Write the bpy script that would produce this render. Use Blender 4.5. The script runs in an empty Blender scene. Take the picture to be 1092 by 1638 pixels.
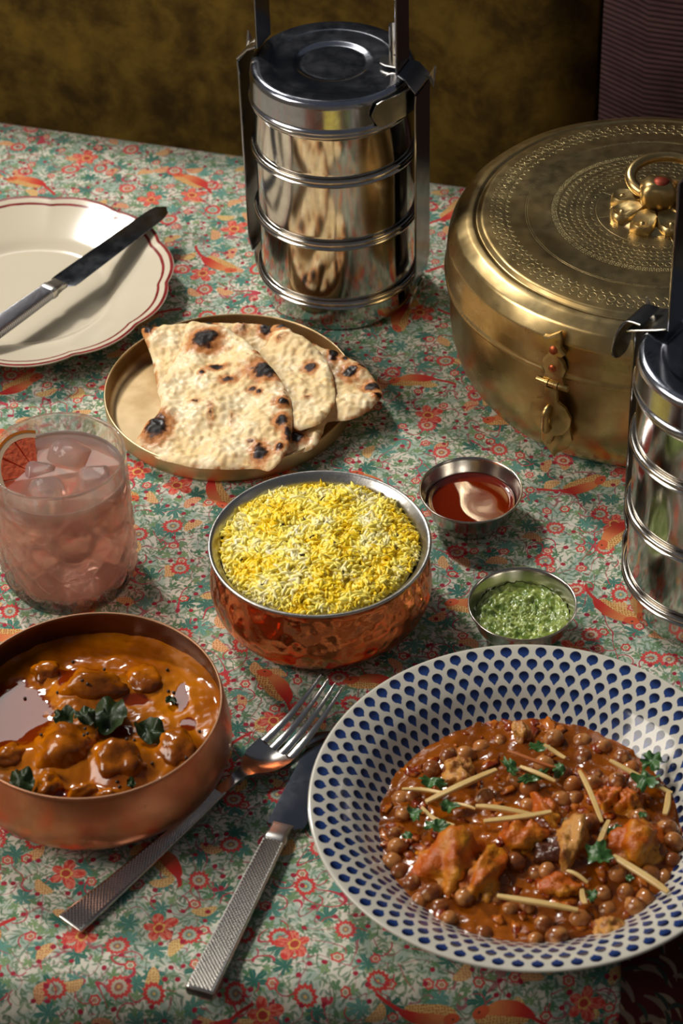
import bpy, math, random
import numpy as np
from mathutils import noise, Vector, Matrix

PI = math.pi
T = 0.75                                   # height of the table top
scene = bpy.context.scene
C = scene.collection

# ---------------------------------------------------------------- camera, world, lights, exposure
F_PX, PITCH, ROLL, DIST = 4000.0, math.radians(40.3), math.radians(1.9), 1.45
cam_d = bpy.data.cameras.new('camera'); cam = bpy.data.objects.new('camera', cam_d); C.objects.link(cam)
cam_d.sensor_fit = 'VERTICAL'; cam_d.sensor_height = 36.0; cam_d.lens = F_PX / 1638 * 36.0
cam_d.clip_start = 0.05; cam_d.clip_end = 50
fwd = Vector((0, math.cos(PITCH), -math.sin(PITCH))); right0 = Vector((1, 0, 0)); up0 = right0.cross(fwd)
right = right0 * math.cos(ROLL) - up0 * math.sin(ROLL); up = right0 * math.sin(ROLL) + up0 * math.cos(ROLL)
loc = Vector((0, -DIST * math.cos(PITCH), T + DIST * math.sin(PITCH)))
cam.matrix_world = Matrix(((right.x, up.x, -fwd.x, loc.x), (right.y, up.y, -fwd.y, loc.y), (right.z, up.z, -fwd.z, loc.z), (0, 0, 0, 1)))
cam_d.dof.use_dof = True; cam_d.dof.focus_distance = 1.40; cam_d.dof.aperture_fstop = 13.0
scene.camera = cam

world = bpy.data.worlds.new('world'); scene.world = world; world.use_nodes = True
wn = world.node_tree; bg = wn.nodes['Background']
wg = wn.nodes.new('ShaderNodeTexCoord'); ws = wn.nodes.new('ShaderNodeSeparateXYZ'); wr = wn.nodes.new('ShaderNodeValToRGB')
wn.links.new(wg.outputs['Generated'], ws.inputs[0]); wn.links.new(ws.outputs['Z'], wr.inputs[0]); wn.links.new(wr.outputs[0], bg.inputs[0])
wr.color_ramp.elements[0].position = 0.0; wr.color_ramp.elements[0].color = (0.13, 0.105, 0.08, 1)
wr.color_ramp.elements[1].position = 0.6; wr.color_ramp.elements[1].color = (0.07, 0.075, 0.09, 1)
bg.inputs[1].default_value = 1.0

def lamp(name, kind, pos, aim, power, color, **kw):
    d = bpy.data.lights.new(name, kind); o = bpy.data.objects.new(name, d); C.objects.link(o)
    d.energy = power; d.color = color
    for k, v in kw.items(): setattr(d, k, v)
    o.location = pos; o.rotation_euler = (Vector(aim) - Vector(pos)).to_track_quat('-Z', 'Y').to_euler()
    return o
# key: one soft lamp behind and to the left of the table; its pool of light falls off towards the corners
lamp('key_spot', 'SPOT', (-0.85, 1.30, T + 1.62), (-0.02, 0.035, T), 135, (1.0, 0.955, 0.89), shadow_soft_size=0.13, spot_size=math.radians(30), spot_blend=0.85)
# dim warm window / room fill from the front left
lamp('fill_area', 'AREA', (-1.40, -0.22, T + 1.05), (0, 0.1, T), 21, (1.0, 0.92, 0.82), shape='RECTANGLE', size=0.8, size_y=0.9)
# broad pale window high behind the table, seen only as a sheen on liquids and metal
lamp('window_area', 'AREA', (-0.42, 1.45, T + 1.55), (0, 0, T), 3.0, (1.0, 0.95, 0.88), shape='RECTANGLE', size=0.55, size_y=0.40)
# wall wash on the upholstery to the left
lamp('bench_spot', 'SPOT', (-0.55, -0.25, T + 0.9), (-0.40, 0.56, T + 0.16), 5.0, (1.0, 0.84, 0.55), shadow_soft_size=0.12, spot_size=math.radians(46), spot_blend=1.0)

vs = scene.view_settings
scene.display_settings.display_device = 'sRGB'
vs.view_transform = 'Standard'; vs.look = 'None'; vs.exposure = 0.0; vs.gamma = 1.0; vs.use_curve_mapping = False

# ---------------------------------------------------------------- node helper
def srgb(h):
    h = h.lstrip('#'); v = [int(h[i:i + 2], 16) / 255 for i in (0, 2, 4)]
    return tuple((x / 12.92 if x <= 0.04045 else ((x + 0.055) / 1.055) ** 2.4) for x in v) + (1.0,)

class V:
    """a float socket with operators"""
    def __init__(s, m, sock): s.m = m; s.s = sock
    def _b(s, op, o, rev=False):
        a, b = (o, s) if rev else (s, o)
        return s.m.math(op, a, b)
    def __add__(s, o): return s._b('ADD', o)
    __radd__ = __add__
    def __mul__(s, o): return s._b('MULTIPLY', o)
    __rmul__ = __mul__
    def __sub__(s, o): return s._b('SUBTRACT', o)
    def __rsub__(s, o): return s._b('SUBTRACT', o, True)
    def __truediv__(s, o): return s._b('DIVIDE', o)
    def __rtruediv__(s, o): return s._b('DIVIDE', o, True)
    def __pow__(s, o): return s._b('POWER', o)
    def __lt__(s, o): return s._b('LESS_THAN', o)
    def __gt__(s, o): return s._b('GREATER_THAN', o)

class Mat:
    def __init__(s, name, **kw):
        s.mat = bpy.data.materials.new(name); s.mat.use_nodes = True
        s.nt = s.mat.node_tree; s.n = s.nt.nodes; s.l = s.nt.links
        s.p = s.n['Principled BSDF']
        for k, v in kw.items(): s.set(k, v)
    KEYS = dict(color='Base Color', rough='Roughness', metal='Metallic', ior='IOR', trans='Transmission Weight', sss='Subsurface Weight',
                sssr='Subsurface Radius', ssss='Subsurface Scale', coat='Coat Weight', coatr='Coat Roughness', sheen='Sheen Weight', sheenr='Sheen Roughness',
                sheent='Sheen Tint', spec='Specular IOR Level', normal='Normal', alpha='Alpha', aniso='Anisotropic')
    def set(s, k, v):
        i = s.p.inputs[s.KEYS[k]]; s.put(i, v)
    def put(s, i, v):
        if isinstance(v, V): s.l.new(v.s, i)
        elif isinstance(v, bpy.types.NodeSocket): s.l.new(v, i)
        elif isinstance(v, str): i.default_value = srgb(v)
        else: i.default_value = v
    def node(s, t): return s.n.new('ShaderNode' + t)
    def math(s, op, a, b=None, c=None):
        n = s.node('Math'); n.operation = op
        s.put(n.inputs[0], a)
        if b is not None: s.put(n.inputs[1], b)
        if c is not None: s.put(n.inputs[2], c)
        return V(s, n.outputs[0])
    def f(s, op, a): return s.math(op, a)
    def abs(s, a): return s.math('ABSOLUTE', a)
    def sin(s, a): return s.math('SINE', a)
    def cos(s, a): return s.math('COSINE', a)
    def frac(s, a): return s.math('FRACT', a)
    def floor(s, a): return s.math('FLOOR', a)
    def sqrt(s, a): return s.math('SQRT', a)
    def max(s, a, b): return s.math('MAXIMUM', a, b)
    def min(s, a, b): return s.math('MINIMUM', a, b)
    def atan2(s, a, b): return s.math('ARCTAN2', a, b)
    def len(s, a, b): return s.sqrt(a * a + b * b)
    def smooth(s, x, a, b, lo=0.0, hi=1.0):
        n = s.node('MapRange'); n.interpolation_type = 'SMOOTHSTEP'
        s.put(n.inputs[0], x); s.put(n.inputs[1], a); s.put(n.inputs[2], b); s.put(n.inputs[3], lo); s.put(n.inputs[4], hi)
        return V(s, n.outputs[0])
    def obj(s): return s.node('TexCoord').outputs['Object']
    def attr(s, name):
        n = s.node('Attribute'); n.attribute_name = name; return n
    def sep(s, v):
        n = s.node('SeparateXYZ'); s.l.new(v, n.inputs[0]); return [V(s, n.outputs[i]) for i in range(3)]
    def comb(s, x, y, z=0.0):
        n = s.node('CombineXYZ'); s.put(n.inputs[0], x); s.put(n.inputs[1], y); s.put(n.inputs[2], z); return n.outputs[0]
    def noise(s, vec, scale, detail=3.0, rough=0.5, dist=0.0, color=False):
        n = s.node('TexNoise'); s.l.new(vec, n.inputs['Vector']); n.inputs['Scale'].default_value = scale
        n.inputs['Detail'].default_value = detail; n.inputs['Roughness'].default_value = rough; n.inputs['Distortion'].default_value = dist
        return n.outputs['Color'] if color else V(s, n.outputs[0])
    def vor(s, vec, scale, feature='F1', rnd=1.0, dim='3D'):
        n = s.node('TexVoronoi'); n.voronoi_dimensions = dim; n.feature = feature
        s.l.new(vec, n.inputs['Vector']); n.inputs['Scale'].default_value = scale; n.inputs['Randomness'].default_value = rnd
        return n
    def mix(s, f, a, b, mode='MIX'):
        n = s.node('Mix'); n.data_type = 'RGBA'; n.blend_type = mode
        s.put(n.inputs[0], f)
        for i, v in ((6, a), (7, b)): s.put(n.inputs[i], v)
        return n.outputs[2]
    def bump(s, h, strength=0.3, dist=0.001, base=None):
        n = s.node('Bump'); n.inputs['Strength'].default_value = strength; n.inputs['Distance'].default_value = dist
        s.put(n.inputs['Height'], h)
        if base is not None: s.l.new(base, n.inputs['Normal'])
        return n.outputs[0]

# ---------------------------------------------------------------- object helpers
def mesh(name, vf, m, parent=None, smooth=True, sharp=None, attrs=None, loc=None):
    v, f = vf
    me = bpy.data.meshes.new(name)
    me.from_pydata([tuple(map(float, p)) for p in v] if not isinstance(v, list) else v, [], f if isinstance(f, list) else f.tolist())
    if smooth: me.polygons.foreach_set('use_smooth', [True] * len(me.polygons))
    if sharp: me.set_sharp_from_angle(angle=math.radians(sharp))
    if attrs:
        for k, a in attrs.items():
            a = np.asarray(a, dtype=np.float32)
            if a.ndim == 1:
                at = me.attributes.new(k, 'FLOAT', 'POINT'); at.data.foreach_set('value', a)
            else:
                at = me.attributes.new(k, 'FLOAT_VECTOR', 'POINT'); at.data.foreach_set('vector', a.ravel())
    me.materials.append(m.mat if isinstance(m, Mat) else m)
    me.update()
    o = bpy.data.objects.new(name, me); C.objects.link(o)
    if parent: o.parent = parent
    if loc is not None: o.location = loc
    return o
def thing(name, label, cat, loc=(0, 0, 0), rotz=0.0, group=None):
    o = bpy.data.objects.new(name, None); C.objects.link(o); o.empty_display_size = 0.02
    o.location = loc; o.rotation_euler = (0, 0, rotz); tag(o, label, cat, group); return o
def tag(o, label=None, cat=None, group=None, kind=None):
    if label: o['label'] = label
    if cat: o['category'] = cat
    if group: o['group'] = group
    if kind: o['kind'] = kind
    return o
def join(*parts):
    V_, F_ = [], []
    for v, f in parts:
        n = len(V_); V_ += [tuple(map(float, p)) for p in v]; F_ += [tuple(int(i) + n for i in q) for q in f]
    return V_, F_
def fillet(prof, d, n=4):
    out = [prof[0]]
    for a, b, c in zip(prof, prof[1:], prof[2:]):
        a, b, c = map(np.array, (a, b, c))
        la, lc = np.linalg.norm(a - b), np.linalg.norm(c - b)
        if la < 1e-9 or lc < 1e-9: out.append(tuple(b)); continue
        p = b + (a - b) / la * min(d, la * 0.48); q = b + (c - b) / lc * min(d, lc * 0.48)
        for k in range(n + 1):
            t = k / n; out.append(tuple((1 - t) ** 2 * p + 2 * t * (1 - t) * b + t * t * q))
    out.append(prof[-1]); return out
def lathe(prof, seg=96, rf=None):
    v, f = [], []; rings = []; s = 0.0; S = []; prev = None
    for (r, z) in prof:
        if prev is not None: s += math.hypot(r - prev[0], z - prev[1])
        prev = (r, z)
        if r < 1e-7:
            rings.append([len(v)]); v.append((0, 0, z)); S.append(s)
        else:
            rings.append(list(range(len(v), len(v) + seg)))
            for k in range(seg):
                a = 2 * PI * k / seg; q = r * (rf(a, r, z) if rf else 1)
                v.append((q * math.cos(a), q * math.sin(a), z)); S.append(s)
    for A, B in zip(rings, rings[1:]):
        for k in range(seg):
            k2 = (k + 1) % seg
            if len(A) == 1 and len(B) == 1: continue
            if len(A) == 1: f.append((A[0], B[k2], B[k]))
            elif len(B) == 1: f.append((A[k], A[k2], B[0]))
            else: f.append((A[k], A[k2], B[k2], B[k]))
    return (v, f), S
def box(x0, x1, y0, y1, z0, z1):
    v = [(x0, y0, z0), (x1, y0, z0), (x1, y1, z0), (x0, y1, z0), (x0, y0, z1), (x1, y0, z1), (x1, y1, z1), (x0, y1, z1)]
    return v, [(0, 3, 2, 1), (4, 5, 6, 7), (0, 1, 5, 4), (1, 2, 6, 5), (2, 3, 7, 6), (3, 0, 4, 7)]
def loft(sections, closed_ends=True):
    """sections: list of equal-length point loops"""
    n = len(sections[0]); v = [tuple(map(float, p)) for s_ in sections for p in s_]; f = []
    for i in range(len(sections) - 1):
        for k in range(n):
            k2 = (k + 1) % n; f.append((i * n + k, i * n + k2, (i + 1) * n + k2, (i + 1) * n + k))
    if closed_ends:
        f.append(tuple(range(n))[::-1]); f.append(tuple(range((len(sections) - 1) * n, len(sections) * n)))
    return v, f
def sweep(path, r, seg=10, closed=False):
    P = [Vector(p) for p in path]; out = []; n = len(P); nrm = None
    for i, p in enumerate(P):
        a = P[(i - 1) % n] if (closed or i > 0) else p; b = P[(i + 1) % n] if (closed or i < n - 1) else p
        t = (b - a).normalized()
        if nrm is None: nrm = t.orthogonal().normalized()
        nrm = (nrm - t * nrm.dot(t)).normalized(); bn = t.cross(nrm)
        rr = r[i] if isinstance(r, (list, tuple)) else r
        out.append([p + (nrm * math.cos(2 * PI * k / seg) + bn * math.sin(2 * PI * k / seg)) * rr for k in range(seg)])
    if closed:
        v, f = loft(out, False); m = (n - 1) * seg
        f += [(m + k, m + (k + 1) % seg, (k + 1) % seg, k) for k in range(seg)]; return v, f
    return loft(out)
def rrect(w, h, n=3, e=0.35):
    """rounded rectangle loop, w x h, as (y, z) pairs"""
    r = min(w, h) * e; pts = []
    for cx, cz, a0 in ((w / 2 - r, h / 2 - r, 0), (-w / 2 + r, h / 2 - r, PI / 2), (-w / 2 + r, -h / 2 + r, PI), (w / 2 - r, -h / 2 + r, 1.5 * PI)):
        for k in range(n + 1):
            a = a0 + PI / 2 * k / n; pts.append((cx + r * math.cos(a), cz + r * math.sin(a)))
    return pts
def strap(path, w, t, wdir=(0, 1, 0)):
    """flat metal strip along path (points in 3D), width direction fixed"""
    P = [Vector(p) for p in path]; W = Vector(wdir); secs = []
    for i, p in enumerate(P):
        a = P[max(i - 1, 0)]; b = P[min(i + 1, len(P) - 1)]; tan = (b - a).normalized(); nn = tan.cross(W).normalized()
        ww = w[i] if isinstance(w, (list, tuple)) else w
        secs.append([p + W * y + nn * z for y, z in rrect(ww, t, 1, 0.3)])
    return loft(secs)
def smooth_path(pts, n=6):
    P = [np.array(p, float) for p in pts]; out = []
    for i in range(len(P) - 1):
        p0 = P[max(i - 1, 0)]; p1 = P[i]; p2 = P[i + 1]; p3 = P[min(i + 2, len(P) - 1)]
        for k in range(n):
            t = k / n
            out.append(0.5 * ((2 * p1) + (-p0 + p2) * t + (2 * p0 - 5 * p1 + 4 * p2 - p3) * t * t + (-p0 + 3 * p1 - 3 * p2 + p3) * t ** 3))
    out.append(P[-1]); return [tuple(p) for p in out]
_ico = {}
def ico(sub):
    if sub not in _ico:
        import bmesh
        bm = bmesh.new(); bmesh.ops.create_icosphere(bm, subdivisions=sub, radius=1.0)
        _ico[sub] = ([v.co.copy() for v in bm.verts], [tuple(v.index for v in f.verts) for f in bm.faces]); bm.free()
    return _ico[sub]
def blob(rx, ry, rz, amp=0.15, fr=1.5, seed=0, sub=3, rot=0.0, fine=0.0):
    vs_, fs = ico(sub); out = []; off = Vector((seed * 7.3, seed * 3.1, seed * 1.7)); c, s = math.cos(rot), math.sin(rot)
    for p in vs_:
        d = 1 + amp * noise.noise(p * fr + off) * 2
        if fine: d += fine * noise.fractal(p * fr * 3.2 + off, 0.8, 2.1, 4)
        x, y, z = p.x * rx * d, p.y * ry * d, p.z * rz * d
        out.append((x * c - y * s, x * s + y * c, z))
    return out, fs
def inpoly(x, y, poly):
    r = np.zeros(np.shape(x), bool); n = len(poly)
    for i in range(n):
        x1, y1 = poly[i]; x2, y2 = poly[(i + 1) % n]
        if y1 == y2: continue
        r ^= ((y1 > y) != (y2 > y)) & (x < (x2 - x1) * (y - y1) / (y2 - y1) + x1)
    return r
def move(vf, d): return [(p[0] + d[0], p[1] + d[1], p[2] + d[2]) for p in vf[0]], vf[1]
def fnoise(x, y, z, o=3): return noise.fractal(Vector((x, y, z)), 0.9, 2.0, o)

# ================================================================ MATERIALS
def cloth_material():
    m = Mat('floral_cotton', rough=0.85, spec=0.25, sheen=0.15)
    pu = m.attr('pu').outputs['Vector']                       # flat print coordinates in metres
    warp = m.noise(pu, 45, 2, color=True)
    wx, wy, _ = m.sep(warp); ux, uy, _ = m.sep(pu)
    X = ux * 100 + (wx - 0.5) * 0.5; Y = uy * 100 + (wy - 0.5) * 0.5      # centimetres
    P = m.comb(X, Y)
    fine = m.noise(pu, 420, 2)
    col = m.mix(m.smooth(m.noise(pu, 70, 3), 0.42, 0.58), '#dad6c6', '#a6b8ab')
    col = m.mix(m.smooth(m.noise(pu, 130, 2), 0.56, 0.64) * 0.7, col, '#dfd3c8')
    def cell(size, rnd=0.75, seed=0.0):
        v = m.vor(m.comb(X + seed, Y - seed * 1.7), 1.0 / size, 'F1', rnd, '2D')
        px, py, _ = m.sep(v.outputs['Position']); r, g, b = m.sep(v.outputs['Color'])
        dx = X + seed - px; dy = Y - seed * 1.7 - py; a = r * 6.2832
        ca, sa = m.cos(a), m.sin(a)
        return dx * ca - dy * sa, dx * sa + dy * ca, g, b
    def aa(d, w=0.02): return m.smooth(d, w, -w)              # 1 inside (d<0)
    def over(mask, c):
        nonlocal col
        col = m.mix(mask, col, c)
    # fine sage sprigs (lens shaped leaves)
    for size, L, W_, cA, cB, seed, thr in ((0.34, 0.22, 0.06, '#6f8f6a', '#51806f', 0.0, 0.85), (0.42, 0.30, 0.07, '#8aa17e', '#40614a', 3.3, 0.75)):
        x, y, g, b = cell(size, 0.9, seed)
        d = m.abs(y + x * x * 0.8) - W_ * (1 - (x / L) * (x / L))
        over(aa(d) * (g < thr) * 0.8, m.mix(b, cA, cB))
    # thin curling stems
    for sc, w, c, sd in ((60, 0.012, '#5a7a55', 0.0), (48, 0.009, '#a0485a', 5.0)):
        n = m.noise(m.comb(ux + sd, uy), sc, 1, 0.4, 0.6)
        over(m.smooth(m.abs(n - 0.5), w, w * 0.5) * 0.8, c)
    # jagged compound leaves, two sizes
    for size, R, k, cA, cB, seed, thr in ((0.95, 0.46, 2.5, '#3d7350', '#7d9a68', 1.7, 0.8), (1.9, 0.95, 3.5, '#1f6458', '#5f978c', 8.1, 0.8)):
        x, y, g, b = cell(size, 0.8, seed)
        r = m.len(x, y); th = m.atan2(y, x)
        lob = m.abs(m.cos(th * k)) ** 0.8
        jag = m.abs(m.sin(th * k * 5)) * 0.12
        d = r - R * (0.18 + 0.72 * lob - jag) * (0.75 + 0.25 * m.cos(th))
        over(aa(d) * (g < thr), m.mix(b, cA, cB))
        over(m.smooth(m.abs(m.sin(th * k)), 0.09, 0.03) * aa(d) * (g < thr) * 0.5, '#a9b894')
    # crimson curls
    n = m.noise(m.comb(ux - 2, uy + 4), 33, 0, 0.4, 1.2)
    over(m.smooth(m.abs(n - 0.47), 0.011, 0.006) * (m.noise(m.comb(ux, uy), 38, 0) > 0.5), '#b83a4a')
    # yellow and peach tulips with speckles
    x, y, g, b = cell(2.1, 0.8, 12.3)
    d = m.len(x, (y + x * x * 0.5) * 2.0) - 0.62
    dots = m.vor(P, 7, 'F1', 0.4, '2D').outputs['Distance']
    over(aa(d) * (g < 0.4), m.mix(m.smooth(V(m, dots), 0.32, 0.24) * 0.8, m.mix(b, '#dcc07a', '#dba077'), '#b0503a'))
    # ring flowers
    for size, R, k, seed, thr, cc in ((1.7, 0.30, 3.0, 20.0, 0.42, '#d8c9ae'), (3.0, 0.58, 6.5, 31.0, 0.6, '#9db5a4')):
        x, y, g, b = cell(size, 0.8, seed)
        r = m.len(x, y); th = m.atan2(y, x); jag = m.abs(m.sin(th * k)) * 0.22
        ok = (g < thr)
        over(aa(r - R * (1.08 - jag)) * ok, m.mix(b, '#c93a34', '#d24f4e'))
        over(aa(r - R * (0.68 - jag * 0.6)) * ok, m.mix(b, cc, '#d2b9a0'))
        over(aa(r - R * 0.34) * ok, m.mix(b, '#6f9485', '#b8453d'))
        over(aa(r - R * 0.14) * ok, '#d0a860')
    # berries with stalk arcs
    x, y, g, b = cell(0.70, 0.9, 41.0)
    over(aa(m.len(x, y) - 0.135) * (g < 0.26), '#a01f38')
    x, y, g, b = cell(1.6, 0.8, 47.0)
    over(m.smooth(m.abs(m.len(x, y) - 0.5), 0.045, 0.02) * (x > 0.05) * (g < 0.5), '#b5384a')
    # big orange blooms
    x, y, g, b = cell(5.0, 0.8, 55.0)
    r = m.len(x, y); th = m.atan2(y, x); pet = m.abs(m.cos(th * 2.5 + 0.4)) * (0.75 + 0.25 * m.cos(th - 0.7)); ok = (g < 0.5)
    over(aa(r - 1.15 * (0.30 + 0.62 * pet ** 0.8)) * ok, m.mix(m.smooth(m.noise(m.comb(th * 2.2, r * 1.5 + b * 9), 2.0, 2), 0.40, 0.60), '#cf3a33', '#e0806a'))
    over(aa(r - 0.36 * (0.7 + 0.3 * pet)) * ok, '#dfb25e')
    over(aa(r - 0.22) * ok, '#b23a2e')
    # song birds: long red body, speckled yellow breast, thin tail
    x, y, g, b = cell(5.6, 0.6, 77.0)
    yy = y + x * x * 0.14; ok = (g < 0.62)
    over(aa(m.len((x + 0.2) / 1.25, (yy + 0.22) / 0.5) - 1) * ok, m.mix(m.smooth(V(m, dots), 0.34, 0.24), '#d9b06a', '#a8492a'))
    over(aa(m.len((x - 0.1) / 1.25, (yy - 0.08) / 0.36) - 1) * ok, m.mix(m.smooth(x, -1.0, 0.9), '#d8854c', '#c3281f'))
    over(aa(m.abs(yy) - 0.11) * (x > 0.9) * (x < 2.5) * ok, '#bc2d2c')
    over(aa(m.len((x + 1.25) / 0.38, (yy - 0.05) / 0.3) - 1) * ok, '#cf5a33')
    over(aa(m.len(x + 1.32, yy - 0.1) - 0.06) * ok, '#3c2a22')
    # faded washes of the print and cotton weave
    col = m.mix(0.35, col, m.mix(m.noise(pu, 300, 2), '#b8b09c', '#ffffff'), 'MULTIPLY')
    m.set('color', col)
    weave = m.sin(ux * 9000) * m.sin(uy * 9000)
    m.set('normal', m.bump(weave * 0.15 + m.noise(pu, 60, 3) * 4, 0.35, 0.0006))
    return m

def brushed(name, color, rough, aniso=0.0, scratches=0.06, bumps=0.0, bscale=40):
    m = Mat(name, metal=1.0, aniso=aniso)
    o = m.obj()
    n = m.noise(o, 90, 4, 0.6); n2 = m.noise(o, 900, 2)
    m.set('color', m.mix(m.smooth(n, 0.35, 0.7), color, tuple(c * 0.82 for c in srgb(color)[:3]) + (1,)))
    m.set('rough', rough + (n - 0.5) * scratches * 2 + (n2 - 0.5) * scratches)
    if bumps: m.set('normal', m.bump(m.noise(o, bscale, 3), bumps, 0.001))
    return m

steel = brushed('polished_steel', '#cfcac2', 0.125, scratches=0.05, bumps=0.10, bscale=26)
steel_lid = brushed('worn_steel', '#b4b8c2', 0.17, scratches=0.12)
steel_dull = brushed('satin_steel', '#c4c0b8', 0.2, scratches=0.06)
steel_dark = brushed('dark_steel', '#8a8a8c', 0.22, scratches=0.08)
cutlery = brushed('cutlery_steel', '#c2bfba', 0.14, scratches=0.09)
satin = brushed('satin_bolster_steel', '#c2bfba', 0.34, scratches=0.06)
blade_mat = brushed('scuffed_blade_steel', '#8d9199', 0.12, scratches=0.10)

def knurled(): return Mat('knurled_steel', metal=1.0, color='#cdc9c1', rough=0.22)
knurl = knurled()
def corded():
    m = Mat('corded_steel', metal=1.0, color='#b9bac2', rough=0.25)
    x, y, z = m.sep(m.obj())
    h = m.abs(m.sin((x + y * 0.8) * 2000)); m.set('color', m.mix(m.smooth(h, 0.05, 0.5), '#4d4d55', '#c9cad2')); m.set('normal', m.bump(h, 0.9, 0.0006)); return m
cord = corded()

def brass(name, color='#a58a4c', rough=0.26, engraved=False, dents=0.25):
    m = Mat(name, metal=1.0)
    o = m.obj(); x, y, z = m.sep(o)
    pat = m.noise(o, 22, 4, 0.6); sm = m.noise(o, 160, 3)
    m.set('rough', rough + (pat - 0.5) * 0.25 + (sm - 0.5) * 0.12)
    col = m.mix(m.smooth(pat, 0.36, 0.66), color, tuple(c * f for c, f in zip(srgb(color)[:3], (0.66, 0.6, 0.5))) + (1,))
    h = m.noise(o, 30, 2) * dents * 6
    if engraved:
        r = m.len(x, y) * 1000; th = m.atan2(y, x)
        ink = None
        def row(rc, hgt, N, fn):
            nonlocal ink
            u = m.frac(th * (N / (2 * PI))) - 0.5; v = (r - rc) / hgt
            cw = 2 * PI * rc / N / hgt
            msk = fn(u * cw, v) * (m.abs(v) < 0.62)
            ink = msk if ink is None else m.max(ink, msk)
        arc = lambda cx, cy, R, w=0.09: (lambda u, v: m.smooth(m.abs(m.len(u - cx, v - cy) - R), w, w * 0.5))
        arch = lambda R: (lambda u, v: m.smooth(m.abs(m.len(u, v + 0.35) - R), 0.10, 0.05) * (v > -0.35))
        row(93.5, 5.0, 104, arc(0, 0, 0.42)); row(88.6, 5.0, 104, arch(0.5)); row(98, 3.5, 104, arch(0.5))
        row(60.5, 3.6, 96, lambda u, v: m.smooth(m.abs(m.len(m.abs(u) - 0.22, m.abs(v) - 0.22) - 0.2), 0.10, 0.05))
        row(55.5, 4.4, 78, arc(0, 0, 0.40)); row(50.6, 3.6, 78, arch(0.5)); row(47.0, 3.6, 78, arch(0.5)); row(43.4, 3.6, 78, arch(0.5)); row(38.8, 4.2, 39, arch(0.5))
        for rc in (36, 76.5, 77.6): 
            ink = m.max(ink, m.smooth(m.abs(r - rc), 0.35, 0.15) * 0.6)
        sp = m.smooth(m.abs(m.frac(th * (8 / (2 * PI)) + 0.3) - 0.5) * r, 0.5, 0.2) * (r < 37) * (r > 20)
        ink = m.max(ink, sp) * (z > 0.104)
        n = m.noise(o, 60, 3)
        ink = ink * m.smooth(n, 0.25, 0.5, 0.55, 1.0)
        col = m.mix(ink * 0.75, col, '#e0cf96'); h = h - ink * 1.6
    m.set('color', col); m.set('normal', m.bump(h, 0.5, 0.0009))
    return m
brass_box = brass('aged_brass', '#c6ae7c', 0.30, engraved=True, dents=0.5)
brass_plate = brass('pale_brass', '#d6bc92', 0.44, dents=0.05)
brass_dark = brass('cast_brass', '#c4aa74', 0.34, dents=2.2)
copper_rivet = Mat('copper_rivet', metal=1.0, color='#a85a38', rough=0.45)

def copper(name, color, rough, hammer, scale=95):
    m = Mat(name, metal=1.0); o = m.obj()
    n = m.noise(o, 35, 4, 0.6)
    m.set('color', m.mix(m.smooth(n, 0.35, 0.7), color, tuple(c * f for c, f in zip(srgb(color)[:3], (0.85, 0.72, 0.65))) + (1,)))
    m.set('rough', rough + (n - 0.5) * 0.18)
    v = m.vor(o, scale, 'SMOOTH_F1', 0.8).outputs['Distance']
    m.set('normal', m.bump(V(m, v) * 1.4 + m.noise(o, 260, 2) * 0.25, hammer, 0.0022)); return m
copper_rice = copper('hammered_copper', '#f0935e', 0.22, 0.8, 135)
copper_curry = copper('rubbed_copper', '#d9906c', 0.30, 0.10, 60)
tin = brushed('hammered_tin_lining', '#b9b7b2', 0.33, scratches=0.12, bumps=0.25, bscale=140)
bronze_in = brushed('bronze_lining', '#7a5a44', 0.42, scratches=0.08)

def porcelain(name): return Mat(name, rough=0.16, coat=0.35, coatr=0.05, spec=0.32)
def cream_plate():
    m = porcelain('cream_porcelain')
    d = V(m, m.attr('edge').outputs['Fac']); nz = m.noise(m.obj(), 120, 2)
    e = d + (nz - 0.5) * 0.7
    ink = m.max(m.smooth(m.abs(e - 1.1), 1.35, 0.9), m.smooth(m.abs(e - 6.8), 1.2, 0.75))
    m.set('color', m.mix(ink, '#cdc3ad', m.mix(m.smooth(nz, 0.3, 0.7), '#6d1f22', '#8b3130'))); return m
def drop_bowl():
    m = porcelain('blue_drop_porcelain')
    s = V(m, m.attr('arc').outputs['Fac']); x, y, z = m.sep(m.obj())
    r = m.len(x, y) * 1000; th = m.atan2(y, x)
    nz = m.noise(m.obj(), 160, 2)
    PCH = 7.0; v = (s - 2.4) / PCH; row = m.floor(v); fv = (v - row) * PCH
    u = m.frac(th * (72 / (2 * PI)) + row * 0.5 + 0.02) - 0.5
    cw = r * (2 * PI / 72); a = m.abs(u * cw) + (nz - 0.5) * 0.5; b = fv - 0.35 + (nz - 0.5) * 0.5
    R = cw * 0.335
    head = R - m.len(a, b - R)                                    # round head towards the rim
    tail = R * (1 - m.max((b - R) / (6.9 - R), 0.0) ** 1.25) - a
    tail = m.min(tail, b - R)
    d = m.max(head, tail)
    inside = m.smooth(d, -0.12, 0.22) * (s > 2.4) * (s < 60)
    ink = m.mix(m.smooth(b, 1.0, 4.8), '#0b112b', '#243c74')
    ink = m.mix(m.smooth(nz, 0.35, 0.75) * 0.3, ink, '#162a58')
    m.set('color', m.mix(inside, '#c6c2b5', ink)); return m

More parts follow.
